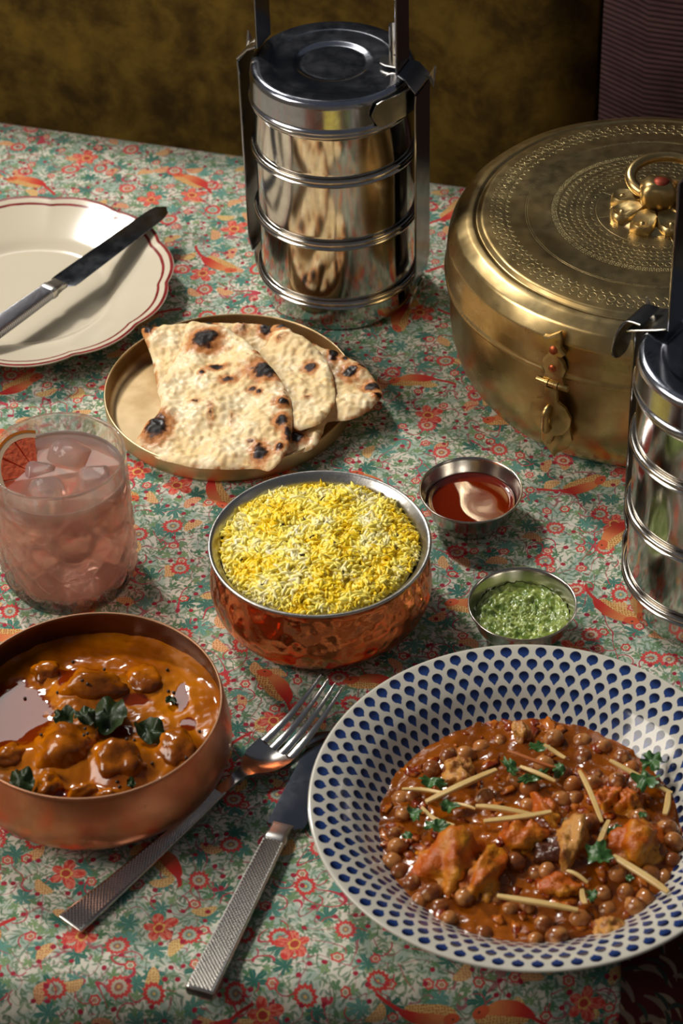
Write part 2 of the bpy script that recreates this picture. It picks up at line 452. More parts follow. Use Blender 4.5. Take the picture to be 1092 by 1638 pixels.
velvet = Mat('olive_velvet', rough=0.9, sheen=0.5, sheenr=0.4, spec=0.1)
_o = velvet.obj(); _n = velvet.noise(_o, 22, 6, 0.7, 0.3); _n2 = velvet.noise(_o, 45, 3)
_c = velvet.mix(velvet.smooth(_n + (_n2 - 0.5) * 0.5, 0.28, 0.76), '#35270f', '#6c5520'); velvet.set('color', _c)
velvet.p.inputs['Sheen Tint'].default_value = srgb('#7a6a30')
velvet.set('normal', velvet.bump(_n2, 0.4, 0.002))
plum = Mat('plum_ribbed_weave', rough=0.9, spec=0.1)
_o = plum.obj(); _x, _y, _z = plum.sep(_o); _rb = plum.abs(plum.sin(_z * 800 + plum.noise(_o, 20, 2) * 3))
plum.set('color', plum.mix(_rb * plum.noise(_o, 40, 3), '#2b1d1e', '#6b5050')); plum.set('normal', plum.bump(_rb, 0.5, 0.002))
wood = Mat('dark_wood', rough=0.5)
_o = wood.obj(); wood.set('color', wood.mix(wood.noise(_o, 6, 4, 0.6, 3), '#2a1a10', '#4d3220'))
plaster = Mat('dark_plaster', rough=0.9); plaster.set('color', plaster.mix(plaster.noise(plaster.obj(), 3, 4), '#1c2129', '#2b323d'))
boards = Mat('dark_floor', rough=0.6); boards.set('color', boards.mix(boards.noise(boards.obj(), 5, 4, 0.6, 2), '#20160e', '#35261a'))
def leaf_cloth():
    m = Mat('dark_red_leaf_print', rough=0.85, spec=0.2)
    pu = m.attr('pu').outputs['Vector']; ux, uy, _ = m.sep(pu)
    X, Y = ux * 100, uy * 100; col = m.mix(m.noise(pu, 60, 3), '#3a1216', '#5a2022')
    for size, seed, L, W_, c in ((1.3, 0, 0.9, 0.15, '#8d7d66'), (1.7, 5, 1.1, 0.2, '#7a6a58'), (1.0, 9, 0.6, 0.12, '#2f3a33')):
        v = m.vor(m.comb(X + seed, Y), 1 / size, 'F1', 0.8, '2D'); px, py, _ = m.sep(v.outputs['Position']); r, g, b = m.sep(v.outputs['Color'])
        dx = X + seed - px; dy = Y - py; a = r * 2.2 - 0.4; ca, sa = m.cos(a), m.sin(a); x = dx * ca - dy * sa; y = dx * sa + dy * ca
        d = m.abs(y + x * x * 0.7) - W_ * (1 - (x / L) * (x / L)); col = m.mix(m.smooth(d, 0.02, -0.02) * (g < 0.8), col, c)
    m.set('color', col); return m

# ================================================================ SETTING
fl = mesh('floor', box(-2.5, 2.5, -2.5, 2.0, -0.02, 0), boards, smooth=False); tag(fl, 'dark wooden floor under the table', kind='structure')
wl = mesh('wall_back', box(-2.5, 2.5, 2.0, 2.1, 0, 2.6), plaster, smooth=False); tag(wl, 'dark plastered wall behind the bench', kind='structure')

def yb(x): return 0.373 - 0.3194 * x          # back edge of the table
def yf(x): return -0.356 - 0.042 * x          # front edge of the table
XL, XR = -0.50, 0.45
table = thing('dining_table', 'dark wooden dining table under the floral tablecloth', 'table', (0, 0, 0))
tp = [(XL + .006, yf(XL) + .034), (XR - .006, yf(XR) + .034), (XR - .006, yb(XR) - .014), (XL + .006, yb(XL) - .014)]
mesh('table_top', loft([[(x, y, T - 0.032) for x, y in tp], [(x, y, T - 0.002) for x, y in tp]]), wood, table, smooth=False)
for x, y in ((XL + .06, yf(XL) + .06), (XR - .06, yf(XR) + .06), (XR - .06, yb(XR) - .40), (XL + .06, yb(XL) - .44)):
    mesh('leg', loft([[(x + a * .02, y + b * .02, 0) for a, b in ((-1, -1), (1, -1), (1, 1), (-1, 1))], [(x + a * .03, y + b * .03, T - 0.031) for a, b in ((-1, -1), (1, -1), (1, 1), (-1, 1))]]), wood, table, smooth=False)

def edge_profile(d, R, side):
    """distance d past the edge line: returns (outward, down)"""
    L = R * PI / 2
    if d <= 0: return d, 0.0
    if d < L: a = d / R; return R * math.sin(a), R * (1 - math.cos(a))
    return R, R + (d - L)
def cloth_point(x, t, lift=0.0, y0=None):
    """t in metres from the back edge towards the front, following the cloth"""
    B, Fy = yb(x), yf(x); Ln = B - Fy - 0.03
    if t < 0:
        o, dn = edge_profile(-t, 0.008, 1); y = B - 0.008 + o; z = T - dn; nx = 0
    elif t <= Ln: y = B - 0.008 - t; z = T
    else:
        o, dn = edge_profile(t - Ln, 0.020, 1); y = B - 0.008 - Ln - o; z = T - dn
    return x, y, z
cv, cf, cpu = [], [], []
NX, ts = 190, []
t = -0.05
while t < 1.15: ts.append(t); t += 0.005
for j, t in enumerate(ts):
    for i in range(NX + 1):
        x = XL + (XR - XL) * i / NX
        Lx = yb(x) - yf(x) - 0.03; tt = t if t < 0 else t / 0.90 * Lx if t <= 0.90 else Lx + (t - 0.90)
        px, py, pz = cloth_point(x, tt)
        over_ = max(0, tt - Lx - 0.02)
        py += min(over_, .2) * 0.12 * math.sin(x * 60 + 1.0) - min(over_, .2) * 0.1
        if tt <= Lx: pz += 0.0
        cv.append((px, py, pz)); cpu.append((px, -tt + yb(x), 0))
for j in range(len(ts) - 1):
    for i in range(NX):
        a = j * (NX + 1) + i; cf.append((a, a + NX + 1, a + NX + 2, a + 1))
floral = cloth_material()
cl = mesh('tablecloth', (cv, cf), floral, attrs={'pu': cpu})
tag(cl, 'pale floral tablecloth printed with red flowers, birds and green leaves', 'tablecloth')
lc_v, lc_f, lc_p = [], [], []
for j in range(50):
    for i in range(40):
        x = 0.119 + 0.25 * i / 39 + (0.008 * (25 - j) / 25 * (1 - i / 39)); Lx = yb(x) - yf(x) - 0.03; tt = Lx - 0.02 + 0.2 * j / 49
        px, py, pz = cloth_point(x, tt); over_ = max(0, tt - Lx - 0.02)
        py += min(over_, .2) * 0.12 * math.sin(x * 60 + 1.0) - min(over_, .2) * 0.1
        lc_v.append((px, py - 0.0016, pz + 0.0012)); lc_p.append((px, -tt, 0))
for j in range(49):
    for i in range(39):
        a = j * 40 + i; lc_f.append((a, a + 40, a + 41, a + 1))
nap = mesh('hanging_cloth', (lc_v, lc_f), leaf_cloth(), attrs={'pu': lc_p})
tag(nap, 'dark red leaf-printed cloth hanging at the front right table corner below the blue bowl', 'cloth')

bench = thing('upholstered_bench', 'olive brown crushed velvet bench back behind the table', 'bench', (0, 0.373 + 0.05, 0), math.atan(-0.3194))
def cushion(x0, x1, y0, y1, z0, z1, r=0.02, nx=24, nz=24, puff=0.006):
    secs = []
    for k in range(nx + 1):
        u = k / nx; x = x0 + (x1 - x0) * u; e = min(1, min(u, 1 - u) * (x1 - x0) / r); q = math.sqrt(max(0, 1 - (1 - e) ** 2))
        hy, hz = (y1 - y0) / 2 - r * (1 - q), (z1 - z0) / 2 - r * (1 - q); cy, cz = (y0 + y1) / 2, (z0 + z1) / 2
        secs.append([(x, cy + a, cz + b) for a, b in rrect(hy * 2, hz * 2, 5, min(0.45, r / (2 * min(hy, hz))))])
    return loft(secs)
mesh('backrest', cushion(-0.75, 0.186, 0.0, 0.10, 0.30, 0.945), velvet, bench, sharp=60)
mesh('seat', cushion(-0.75, 0.186, -0.30, 0.02, 0.26, 0.45, 0.03), velvet, bench, sharp=60)
mesh('plinth', box(-0.74, 0.18, -0.26, 0.09, 0, 0.26), wood, bench, smooth=False)
bench2 = thing('corner_bench', 'plum brown ribbed bench back in the top right corner behind the brass box', 'bench', (0, 0.373 + 0.05, 0), math.atan(-0.3194))
mesh('backrest', cushion(0.190, 1.0, -0.004, 0.10, 0.30, 0.955), plum, bench2, sharp=60)
mesh('seat', cushion(0.190, 1.0, -0.30, 0.02, 0.26, 0.45, 0.03), plum, bench2, sharp=60)
mesh('plinth', box(0.20, 0.99, -0.26, 0.09, 0, 0.26), wood, bench2, smooth=False)

# ================================================================ STEEL TIFFIN CARRIERS
def tiffin(name, label, loc_, axis, handle_r, right_side, left_lever, side_w=0.0235):
    t = thing(name, label, 'tiffin', loc_)
    a = axis; U = lambda u, v, z: (u * math.cos(a) - v * math.sin(a), u * math.sin(a) + v * math.cos(a), z)
    # four stacked containers, each with a double bead at its rim
    zs = [0.0, 0.0235, 0.068, 0.1135, 0.1462]
    for i in range(4):
        z0, z1 = zs[i], zs[i + 1]; R = 0.0493
        if i == 0: prof = [(0, 0.0005), (0.0455, 0.0005), (0.0475, 0.002), (0.0482, 0.006), (0.0485, z1 - 0.0045)]
        else: prof = [(0, z0 - 0.0005), (0.046, z0 - 0.0005), (0.0485, z0 + 0.0005), (R, z0 + 0.003), (R, z1 - 0.0045)]
        bead = [(0.0502, z1 - 0.0042), (0.0516, z1 - 0.0036), (0.0520, z1 - 0.0026), (0.0514, z1 - 0.0016), (0.0507, z1 - 0.0013), (0.0517, z1 - 0.0008), (0.0520, z1 + 0.0004), (0.0513, z1 + 0.0014), (0.0503, z1 + 0.0016)]
        if i == 3: bead = [(0.0500, z1 - 0.003), (0.0508, z1 - 0.0022), (0.0508, z1 - 0.001)]
        vf, _ = lathe(fillet(prof, 0.002, 3) + bead + [(0.0486, z1 + 0.001), (0.0486, z1 - 0.004)], 128)
        mesh('container', vf, steel, t, sharp=50)
    lid = [(0.0495, 0.1472), (0.0515, 0.1466), (0.0522, 0.1476), (0.0519, 0.1490), (0.0508, 0.1500), (0.0508, 0.1640), (0.0500, 0.1668), (0.0480, 0.1683), (0.0462, 0.1685),
           (0.0385, 0.1683), (0.0370, 0.1680), (0.0240, 0.1678), (0.0225, 0.1672), (0.0205, 0.1664), (0.0180, 0.1666), (0, 0.1668)]
    vf, _ = lathe(fillet(lid, 0.0009, 2), 128); ob = mesh('lid', vf, steel_lid, t)
    # base ring cup with pivot lugs
    for sgn in (1, -1):
        P = [(-0.009, 0), (0.009, 0), (0.009, 0.012), (0.006, 0.018), (0, 0.021), (-0.006, 0.018), (-0.009, 0.012)]
        secs = [[U(sgn * (0.0505 + 0.006 * (z / 0.02) + th), v, z + 0.002) for v, z in P] for th in (0, 0.0012)]
        lg = mesh('pivot_lug', loft(secs), steel_dull, t, sharp=30)
        rv, _ = lathe([(0, 0.0016), (0.0016, 0.0013), (0.0028, 0.0)], 16)
        v2 = [(U(sgn * (0.0575 + p[2]), p[0], 0.017 + p[1])) for p in rv[0]]
        mesh('rivet', (v2, rv[1]), steel_dark, lg)
    # strap frame: up the side, over the shoulder, up the handle and across
    hr = handle_r
    side = [(0.0555, 0.024), (0.0575, 0.035), (0.0580, 0.155), (0.0585, 0.162)]
    sh = [(0.0584, 0.1640), (hr + 0.006, 0.1712), (hr + 0.001, 0.1728), (hr, 0.177)]
    for sgn in (1, -1):
        mesh('side_strap', strap([U(sgn * u, 0, z) for u, z in side], side_w, 0.0013, U(0, 1, 0)), steel_dark, t, sharp=30)
        mesh('shoulder_bracket', strap([U(sgn * u, 0, z) for u, z in sh[:3]], [0.0245, 0.0235, 0.0200], 0.0013, U(0, 1, 0)), steel_dark if sgn > 0 else steel_dull, t, sharp=30)
        # flared corner prongs
        for v in (1,):
            tri = [(0.0590, v * 0.0075, 0.1650), (0.0590, v * 0.0125, 0.1655), (0.0612, v * 0.0128, 0.1700), (0.0612, v * 0.0090, 0.1580)]
            s1 = [U(sgn * p[0], p[1], p[2]) for p in tri]; s2 = [U(sgn * (p[0] + 0.0011), p[1], p[2]) for p in tri]
            mesh('prong', loft([s1, s2]), steel_dull, t, smooth=False)
    hp = [(hr, 0.1725), (hr, 0.235), (hr, 0.262), (hr - 0.006, 0.270), (0, 0.271), (-hr + 0.006, 0.270), (-hr, 0.262), (-hr, 0.235), (-hr, 0.1725)]
    mesh('handle', strap([U(u, 0, z) for u, z in hp], 0.0195, 0.0015, U(0, 1, 0)), steel_dark, t, sharp=30)
    # clasp: curved spring plate round the lid, flat tongue on the lid, rolled finger tab
    sg = 1 if right_side else -1; a0 = a if right_side else a + PI
    pts = []
    for k in range(11):
        q = k / 10; ang = a0 - (0.10 + 0.62 * q) * (1 if right_side else -1)
        w = 0.0085 if q < 0.8 else 0.0085 * math.sqrt(max(0.02, 1 - ((q - 0.8) / 0.2) ** 2))
        pts.append([((0.0545 + e - 0.002 * q) * math.cos(ang), (0.0545 + e - 0.002 * q) * math.sin(ang), 0.1575 + s_ * w) for e, s_ in ((0, -1), (0.001, -1), (0.001, 1), (0, 1))])
    clasp = mesh('clasp', loft(pts), steel_dull, t, sharp=40)
    ton = [[U(sg * (hr - 0.002), 0.002, 0.1700 + e), U(sg * (hr - 0.002), 0.014, 0.1700 + e)] + [U(sg * (hr - 0.012) - sg * 0.006 * math.cos(q), 0.008 + 0.006 * math.sin(q), 0.1700 + e) for q in (PI / 2, PI / 4, 0, -PI / 4, -PI / 2)] for e in (0, 0.0009)]
    mesh('tongue', loft(ton), steel_dull, clasp, sharp=30)
    tab = []
    for k in range(9):
        q = PI * 1.25 * k / 8
        tab.append([U(sg * (hr - 0.009) + 0.0042 * math.cos(q) * rr, 0.012 + 0.0042 * math.sin(q) * rr, z) for rr, z in ((1, 0.171), (1, 0.193), (0.8, 0.193), (0.8, 0.171))])
    mesh('finger_tab', loft(tab), steel_dull, clasp, sharp=30)
    if left_lever:
        lv = smooth_path([U(-0.050, -0.004, 0.172), U(-0.0585, -0.004, 0.1705), U(-0.0625, -0.006, 0.163), U(-0.0645, -0.007, 0.152), U(-0.0635, -0.008, 0.144)], 5)
        mesh('lever', strap(lv, [0.019] * (len(lv) - 5) + [0.0185, 0.0175, 0.015, 0.0110, 0.005], 0.0014, U(0, 1, 0)), steel_dark, clasp, sharp=40)
    return t
tiffin('tiffin_carrier', 'tall steel tiffin carrier with four stacked containers standing behind the bread plate', (0.0036, 0.2237, T), math.radians(-24), 0.0455, True, False)
tiffin('tiffin_carrier', 'steel tiffin carrier cut off at the right edge in front of the brass box', (0.2045, -0.083, T), math.radians(-39), 0.0355, True, True, 0.010)

# ================================================================ BRASS BOX
bx = thing('brass_box', 'large round engraved brass box with ring handle and latch', 'box', (0.192, 0.133, T))
body = [(0, 0.001), (0.098, 0.0), (0.104, 0.001), (0.112, 0.007), (0.1185, 0.020), (0.1218, 0.036), (0.1222, 0.055), (0.1216, 0.075), (0.119, 0.075), (0.119, 0.050), (0.10, 0.010), (0, 0.006)]
wob = lambda a, r, z: 1 + 0.0022 * math.sin(5 * a + z * 40) + 0.0018 * math.sin(11 * a + 1 + z * 90)
vf, _ = lathe(fillet(body, 0.006, 4), 160, wob); mesh('body', vf, brass_box, bx, sharp=45)
lidp = [(0.1215, 0.0735), (0.1240, 0.0716), (0.1256, 0.0722), (0.1256, 0.0742), (0.1246, 0.0760), (0.1244, 0.0850), (0.1232, 0.0955), (0.1185, 0.1045), (0.1115, 0.1085), (0.1075, 0.1092), (0.1062, 0.1080), (0.1045, 0.1095), (0.1030, 0.1108), (0.080, 0.1118), (0.050, 0.1124), (0.030, 0.1126), (0.026, 0.1128), (0.022, 0.1150), (0, 0.1155)]
vf, _ = lathe(fillet(lidp, 0.0012, 3), 200, wob); lid_o = mesh('lid', vf, brass_box, bx, sharp=60)
# rosette of petals with a riveted square boss and a lifting ring
for k in range(8):
    a = 2 * PI * (k + 0.35) / 8; R0 = 0.0205
    pet = [(-0.011, -0.003), (-0.006, -0.0062), (0.001, -0.0072), (0.006, -0.0055), (0.0078, 0), (0.006, 0.0055), (0.001, 0.0072), (-0.006, 0.0062), (-0.011, 0.003)]
    secs = []
    for e, z in ((1.08, 0.0), (1.08, 0.0030), (0.92, 0.0050), (0.5, 0.0042)):
        secs.append([((R0 + px * e) * math.cos(a) - py * e * math.sin(a), (R0 + px * e) * math.sin(a) + py * e * math.cos(a), 0.1128 + z + 0.0016 * (px < 0)) for px, py in pet])
    p = mesh('petal', loft(secs), brass_dark, bx, sharp=50)
    rv, _ = lathe([(0, 0.0016), (0.0014, 0.0011), (0.0022, 0.0)], 12)
    mesh('rivet', move(rv, ((R0 + 0.0015) * math.cos(a), (R0 + 0.0015) * math.sin(a), 0.1165)), brass_dark, p)
sq = []
for z, w in ((0.1140, 0.0085), (0.1185, 0.0100), (0.1245, 0.0108), (0.1300, 0.0102), (0.1335, 0.0074), (0.1340, 0.0045)):
    sq.append([(w * abs(math.cos(q)) ** .6 * (1 if math.cos(q) > 0 else -1), w * 0.8 * abs(math.sin(q)) ** .6 * (1 if math.sin(q) > 0 else -1), z) for q in [2 * PI * k / 16 for k in range(16)]])
boss = mesh('boss', loft(sq), brass_dark, bx, sharp=60)
rv, _ = lathe([(0, 0.0018), (0.003, 0.0014), (0.0048, 0.0002), (0.005, -0.001)], 20); mesh('boss_rivet', move(rv, (0.0015, -0.001, 0.1336)), Mat('red_copper_rivet', metal=0.7, color='#8a3a26', rough=0.5), boss)
ring = [(0.0215 * math.cos(q) + 0.007, 0.0165 * math.sin(q) + 0.0145, 0.1265 + 0.004 * math.sin(q)) for q in [2 * PI * k / 48 for k in range(48)]]
mesh('ring_handle', sweep(ring, 0.0034, 12, True), brass('ring_brass', '#c4a874', 0.3, dents=0.1), bx)
# latch on the front left
LA = math.radians(-123.0)
def onwall(t, z, n):
    t *= 1.25
    if z < 0.066: z = 0.066 - (0.066 - z) * 1.09
    rr = 0.1248 if z > 0.03 else 0.1248 - (0.03 - z) * 0.18
    if z > 0.09: rr -= (z - 0.09) ** 1.2 * 0.55
    a = LA + t / rr; rr += n
    return (rr * math.cos(a), rr * math.sin(a), z)
def plate(name, outline, n0, n1, m, parent, bulge=0.0):
    cx = sum(p[0] for p in outline) / len(outline); cz = sum(p[1] for p in outline) / len(outline)
    n1 = n0 + (n1 - n0) * 1.5; S = [[onwall(t_, z_, n0) for t_, z_ in outline], [onwall(t_, z_, n1) for t_, z_ in outline], [onwall(cx + (t_ - cx) * .85, cz + (z_ - cz) * .85, n1 + 0.0006 + bulge) for t_, z_ in outline]]
    return mesh(name, loft(S), m, parent, sharp=50)
hasp = plate('hasp', [(-0.0060, 0.0985), (-0.0035, 0.0990), (0.0015, 0.1035), (0.0028, 0.1005), (0.0030, 0.0950), (0.0058, 0.0915), (0.0045, 0.0895), (0.0022, 0.0895), (0.0052, 0.0850), (0.0062, 0.0800), (0.0048, 0.0750), (0.0060, 0.0705), (-0.0048, 0.0705), (-0.0040, 0.0745), (-0.0058, 0.0785), (-0.0050, 0.0850), (-0.0022, 0.0895), (-0.0032, 0.0950)], 0.0005, 0.0022, brass_dark, bx)
for z_, q in ((0.0925, 0.0030), (0.0800, 0.0026)):
    rv, _ = lathe([(0, 0.0009), (q * .8, 0.0007), (q, -0.001)], 16); mesh('copper_rivet', ([onwall(p[0] * .8, z_ + p[1], 0.0036 + p[2]) for p in rv[0]], rv[1]), copper_rivet, hasp)
for t0, t1, rr in ((-0.0078, -0.0035, 0.0020), (-0.0032, -0.0018, 0.0026), (-0.0015, 0.0012, 0.0021), (0.0015, 0.0030, 0.0026), (0.0033, 0.0078, 0.0021)):
    mesh('hinge_knuckle', loft([[onwall(t_, 0.0685 + rr * math.cos(q), 0.0030 + rr * math.sin(q)) for q in [2 * PI * k / 12 for k in range(12)]] for t_ in (t0, t1)]), brass_dark, hasp, sharp=40)
disc = [(0.0100 * math.cos(q) + (0.0006 * math.cos(3 * q)), 0.0485 + 0.0105 * math.sin(q)) for q in [2 * PI * k / 24 for k in range(24)]]
hp2 = plate('hasp_plate', [(-0.003, 0.0665), (0.003, 0.0665), (0.0035, 0.0590), (0.0075, 0.0560), (0.0102, 0.0500), (0.0098, 0.0440), (0.0068, 0.0385), (0.0022, 0.0355), (0.0005, 0.0290), (-0.0025, 0.0270), (-0.0040, 0.0300), (-0.0040, 0.0365), (-0.0080, 0.0400), (-0.0102, 0.0460), (-0.0098, 0.0520), (-0.0072, 0.0565), (-0.0035, 0.0590)], 0.0030, 0.0042, brass_dark, bx, 0.0004)
st = [onwall(0.0, z_, n_) for z_, n_ in ((0.0415, 0.003), (0.0415, 0.0085), (0.0435, 0.0105), (0.0520, 0.0105), (0.0540, 0.0085), (0.0540, 0.003))]
mesh('staple', sweep(smooth_path(st, 4), 0.0024, 10), brass_dark, hp2)
plate('keeper_plate', [(-0.002, 0.040), (0.009, 0.042), (0.0105, 0.0340), (0.0080, 0.0270), (0.0030, 0.0215), (0.0010, 0.0170), (-0.0012, 0.0210), (-0.0050, 0.0270)], 0.0003, 0.0018, brass_dark, bx)

# ================================================================ TABLEWARE
# cream scalloped plate
def scallop(a): return 1 - 0.036 * (1 - abs(math.sin(6.0 * (a + 0.12))) ** 0.75)
Rp = 0.0955
pp = fillet([(0, 0.0045), (0.052, 0.0045), (0.0595, 0.0085), (0.0700, 0.0118), (0.0820, 0.0154), (0.0925, 0.0187), (0.0950, 0.0191), (0.0955, 0.0186), (0.0948, 0.0174), (0.0700, 0.0105), (0.054, 0.0015), (0.050, 0.0), (0, 0.0)], 0.003, 4)
def prf(a, r, z):
    q = max(0, (r - 0.05) / 0.045); k = 1 + (scallop(a) - 1) * min(1, q) ** 1.2
    return k * (1 + 0.006 * min(1, q))
pl = thing('dinner_plate', 'cream scalloped dinner plate with two dark red rim lines at the left edge', 'plate', (-0.198, 0.2212, T))
vf, S = lathe(pp, 240, prf)
ed = [(Rp * (1 + (scallop(math.atan2(p[1], p[0])) - 1) * min(1, max(0, (math.hypot(p[0], p[1]) - .05) / .045)) ** 1.2) - math.hypot(p[0], p[1])) * 1000 if i < len(S) else 0 for i, p in enumerate(vf[0])]
mesh('dish', vf, cream_plate(), pl, attrs={'edge': ed})

# shallow brass plate
bp = thing('brass_plate', 'shallow round brass plate with upright rim holding the charred flatbreads', 'plate', (-0.0654, 0.1042, T))
vf, _ = lathe(fillet([(0, 0.0012), (0.071, 0.0012), (0.0745, 0.0035), (0.0752, 0.0135), (0.0758, 0.0143), (0.0766, 0.0138), (0.0764, 0.004), (0.0735, 0.0), (0, 0.0)], 0.0015, 3), 160)
mesh('dish', vf, brass_plate, bp, sharp=60)

# copper rice bowl
rb = thing('rice_bowl', 'round hammered copper handi bowl with steel lining, full of yellow rice', 'bowl', (-0.0124, -0.0831, T))
vf, _ = lathe(fillet([(0, 0.0), (0.043, 0.0), (0.0520, 0.0035), (0.0590, 0.0120), (0.0612, 0.0215), (0.0602, 0.0310), (0.0572, 0.0395), (0.0560, 0.0440), (0.0585, 0.0475)], 0.004, 4), 144, lambda a, r, z: 1 + 0.003 * math.sin(a * 9 + z * 200)); mesh('copper_body', vf, copper_rice, rb)
vf, _ = lathe(fillet([(0.0578, 0.0468), (0.0603, 0.0487), (0.0608, 0.0500), (0.0600, 0.0508), (0.0585, 0.0503), (0.0553, 0.0468), (0.0538, 0.0440), (0.0545, 0.036), (0.056, 0.025), (0.050, 0.008), (0, 0.005)], 0.0012, 3), 144); mesh('steel_lining', vf, tin, rb)

# copper curry bowl
cb = thing('curry_bowl', 'wide copper bowl of orange chicken curry at the left edge', 'bowl', (-0.1301, -0.2009, T))
vf, _ = lathe(fillet([(0, 0.0), (0.047, 0.0), (0.0550, 0.0035), (0.0680, 0.0135), (0.0706, 0.0220), (0.0700, 0.0320), (0.0680, 0.0450), (0.0672, 0.0497), (0.0666, 0.0502)], 0.005, 4), 144); mesh('copper_body', vf, copper_curry, cb)
vf, _ = lathe(fillet([(0.0669, 0.0502), (0.0660, 0.0503), (0.0655, 0.0497), (0.0668, 0.0400), (0.0685, 0.0280), (0.0670, 0.0180), (0.055, 0.006), (0, 0.004)], 0.0015, 3), 144); mesh('lining', vf, bronze_in, cb)

# blue drop bowl
bb = thing('pasta_bowl', 'wide rimmed white bowl covered in dark blue teardrops, holding chickpea curry', 'bowl', (0.0878, -0.2629, T))
prof = fillet([(0.0, 0.0005), (0.040, 0.0005), (0.0425, 0.0), (0.045, 0.004), (0.070, 0.0085), (0.0860, 0.0225), (0.0980, 0.0300), (0.1082, 0.0343), (0.1091, 0.0352)], 0.002, 3)
inner = fillet([(0.1091, 0.0352), (0.1086, 0.0362), (0.1070, 0.0362), (0.0970, 0.0327), (0.0870, 0.0270), (0.0775, 0.0180), (0.0680, 0.0095), (0.0500, 0.0050), (0, 0.0042)], 0.004, 5)
vf, S = lathe(prof + inner[1:], 256)
s0 = S[(len(prof) - 2) * 256 + 1]; arc = [(s - s0) * 1000 for s in S]
mesh('dish', vf, drop_bowl(), bb, attrs={'arc': arc})

# steel dip cups
cupp = fillet([(0, 0.0), (0.0170, 0.0), (0.0205, 0.0022), (0.0255, 0.0105), (0.0286, 0.0205), (0.0296, 0.0212), (0.0297, 0.0222), (0.0288, 0.0225), (0.0280, 0.0212), (0.0250, 0.0115), (0.0190, 0.0020), (0, 0.0012)], 0.0012, 3)
cups = []
for lab, loc_ in (('small round steel cup of clear red-brown oil sauce beside the rice bowl', (0.0742, -0.0098, T)), ('small round steel cup of chunky green chutney above the blue bowl', (0.0962, -0.1073, T))):
    t_ = thing('dip_cup', lab, 'cup', loc_, 0.0, 'small steel dip cups'); vf, _ = lathe(cupp, 96); mesh('cup', vf, steel_dull, t_, sharp=60); cups.append(t_)

# ================================================================ CUTLERY
def width_loft(stations, zf=None, n=3, e=0.35):
    """stations: (x, width, thickness, z, yoffset)"""
    return loft([[(x, yo + y, z + zz) for y, zz in rrect(w, th, n, e)] for x, w, th, z, yo in stations])
fork = thing('fork', 'steel dinner fork with knurled handle between the curry bowl and the knife', 'fork', (-0.1386, -0.3058, T), math.radians(47.6))
fork_handle = mesh('handle', width_loft([(0.0, 0.0150, 0.0016, 0.0022, 0), (0.0006, 0.0158, 0.0022, 0.0022, 0), (0.03, 0.0128, 0.0024, 0.0028, 0), (0.06, 0.0100, 0.0026, 0.0042, 0), (0.09, 0.0078, 0.0027, 0.0065, 0), (0.108, 0.0066, 0.0028, 0.0083, 0)], e=0.25), knurl, fork, sharp=50)
hs = [(0.108, 0.0062, 0.0026, 0.0083), (0.116, 0.0056, 0.0026, 0.0087), (0.123, 0.0064, 0.0024, 0.0083), (0.129, 0.0110, 0.0020, 0.0068), (0.134, 0.0180, 0.0017, 0.0050), (0.139, 0.0225, 0.0016, 0.0038), (0.146, 0.0240, 0.0016, 0.0034), (0.150, 0.0242, 0.0016, 0.0037)]
secs = []
for x, w, th, z in hs:
    k = min(1, max(0, (w - 0.008) / 0.014)) * 0.0022; loop = []
    for i in range(13): y = -w / 2 + w * i / 12; loop.append((x, y, z + th / 2 + k * (2 * y / w) ** 2))
    for i in range(13): y = w / 2 - w * i / 12; loop.append((x, y, z - th / 2 + k * (2 * y / w) ** 2))
    secs.append(loop)
mesh('head', loft(secs), cutlery, fork, sharp=60)
for k in range(4):
    y0 = (-1.5 + k) * 0.00625; st_ = []
    for i in range(13):
        u = i / 12; x = 0.1495 + 0.044 * u; z = 0.0038 + 0.018 * u ** 1.6 + 0.0016 * abs(y0 / 0.009) ** 2 * (1 - u)
        w = 0.0050 * (1 - u) ** 0.5 + 0.0016 if u < 0.97 else 0.0008
        w = 0.0052 - 0.0034 * u if u < 0.95 else 0.0009
        st_.append((x, w, 0.0017 - 0.0006 * u, z, y0 * (1 - 0.22 * u)))
    mesh('tine', width_loft(st_, n=2), cutlery, fork, sharp=60)
def grip(parent, x0, x1, wf, zf, mat_, pitch=0.0011, hgt=0.0004):
    nx = int((x1 - x0) / pitch); ny = 12; v, f = [], []
    for i in range(nx + 1):
        x = x0 + (x1 - x0) * i / nx; w = wf(x) * 0.90
        for j in range(ny + 1): v.append((x, -w / 2 + w * j / ny, zf(x) + (hgt if (i + j) % 2 == 0 and 0 < j < ny else 0.00003)))
    for i in range(nx):
        for j in range(ny):
            a = i * (ny + 1) + j
            f += [(a, a + ny + 1, a + ny + 2), (a, a + ny + 2, a + 1)] if (i + j) % 2 else [(a, a + ny + 1, a + 1), (a + 1, a + ny + 1, a + ny + 2)]
    g_ = mesh('knurling', (v, f), mat_, parent, smooth=False); g_['kind'] = 'stuff'; return g_
lerp = lambda xs, ys: (lambda x: float(np.interp(x, xs, ys)))
grip(fork_handle, 0.001, 0.106, lerp([0, .03, .06, .09, .108], [.0156, .0128, .0100, .0078, .0066]), lerp([0, .03, .06, .09, .108], [.0034, .0041, .0056, .0079, .0098]), knurl)
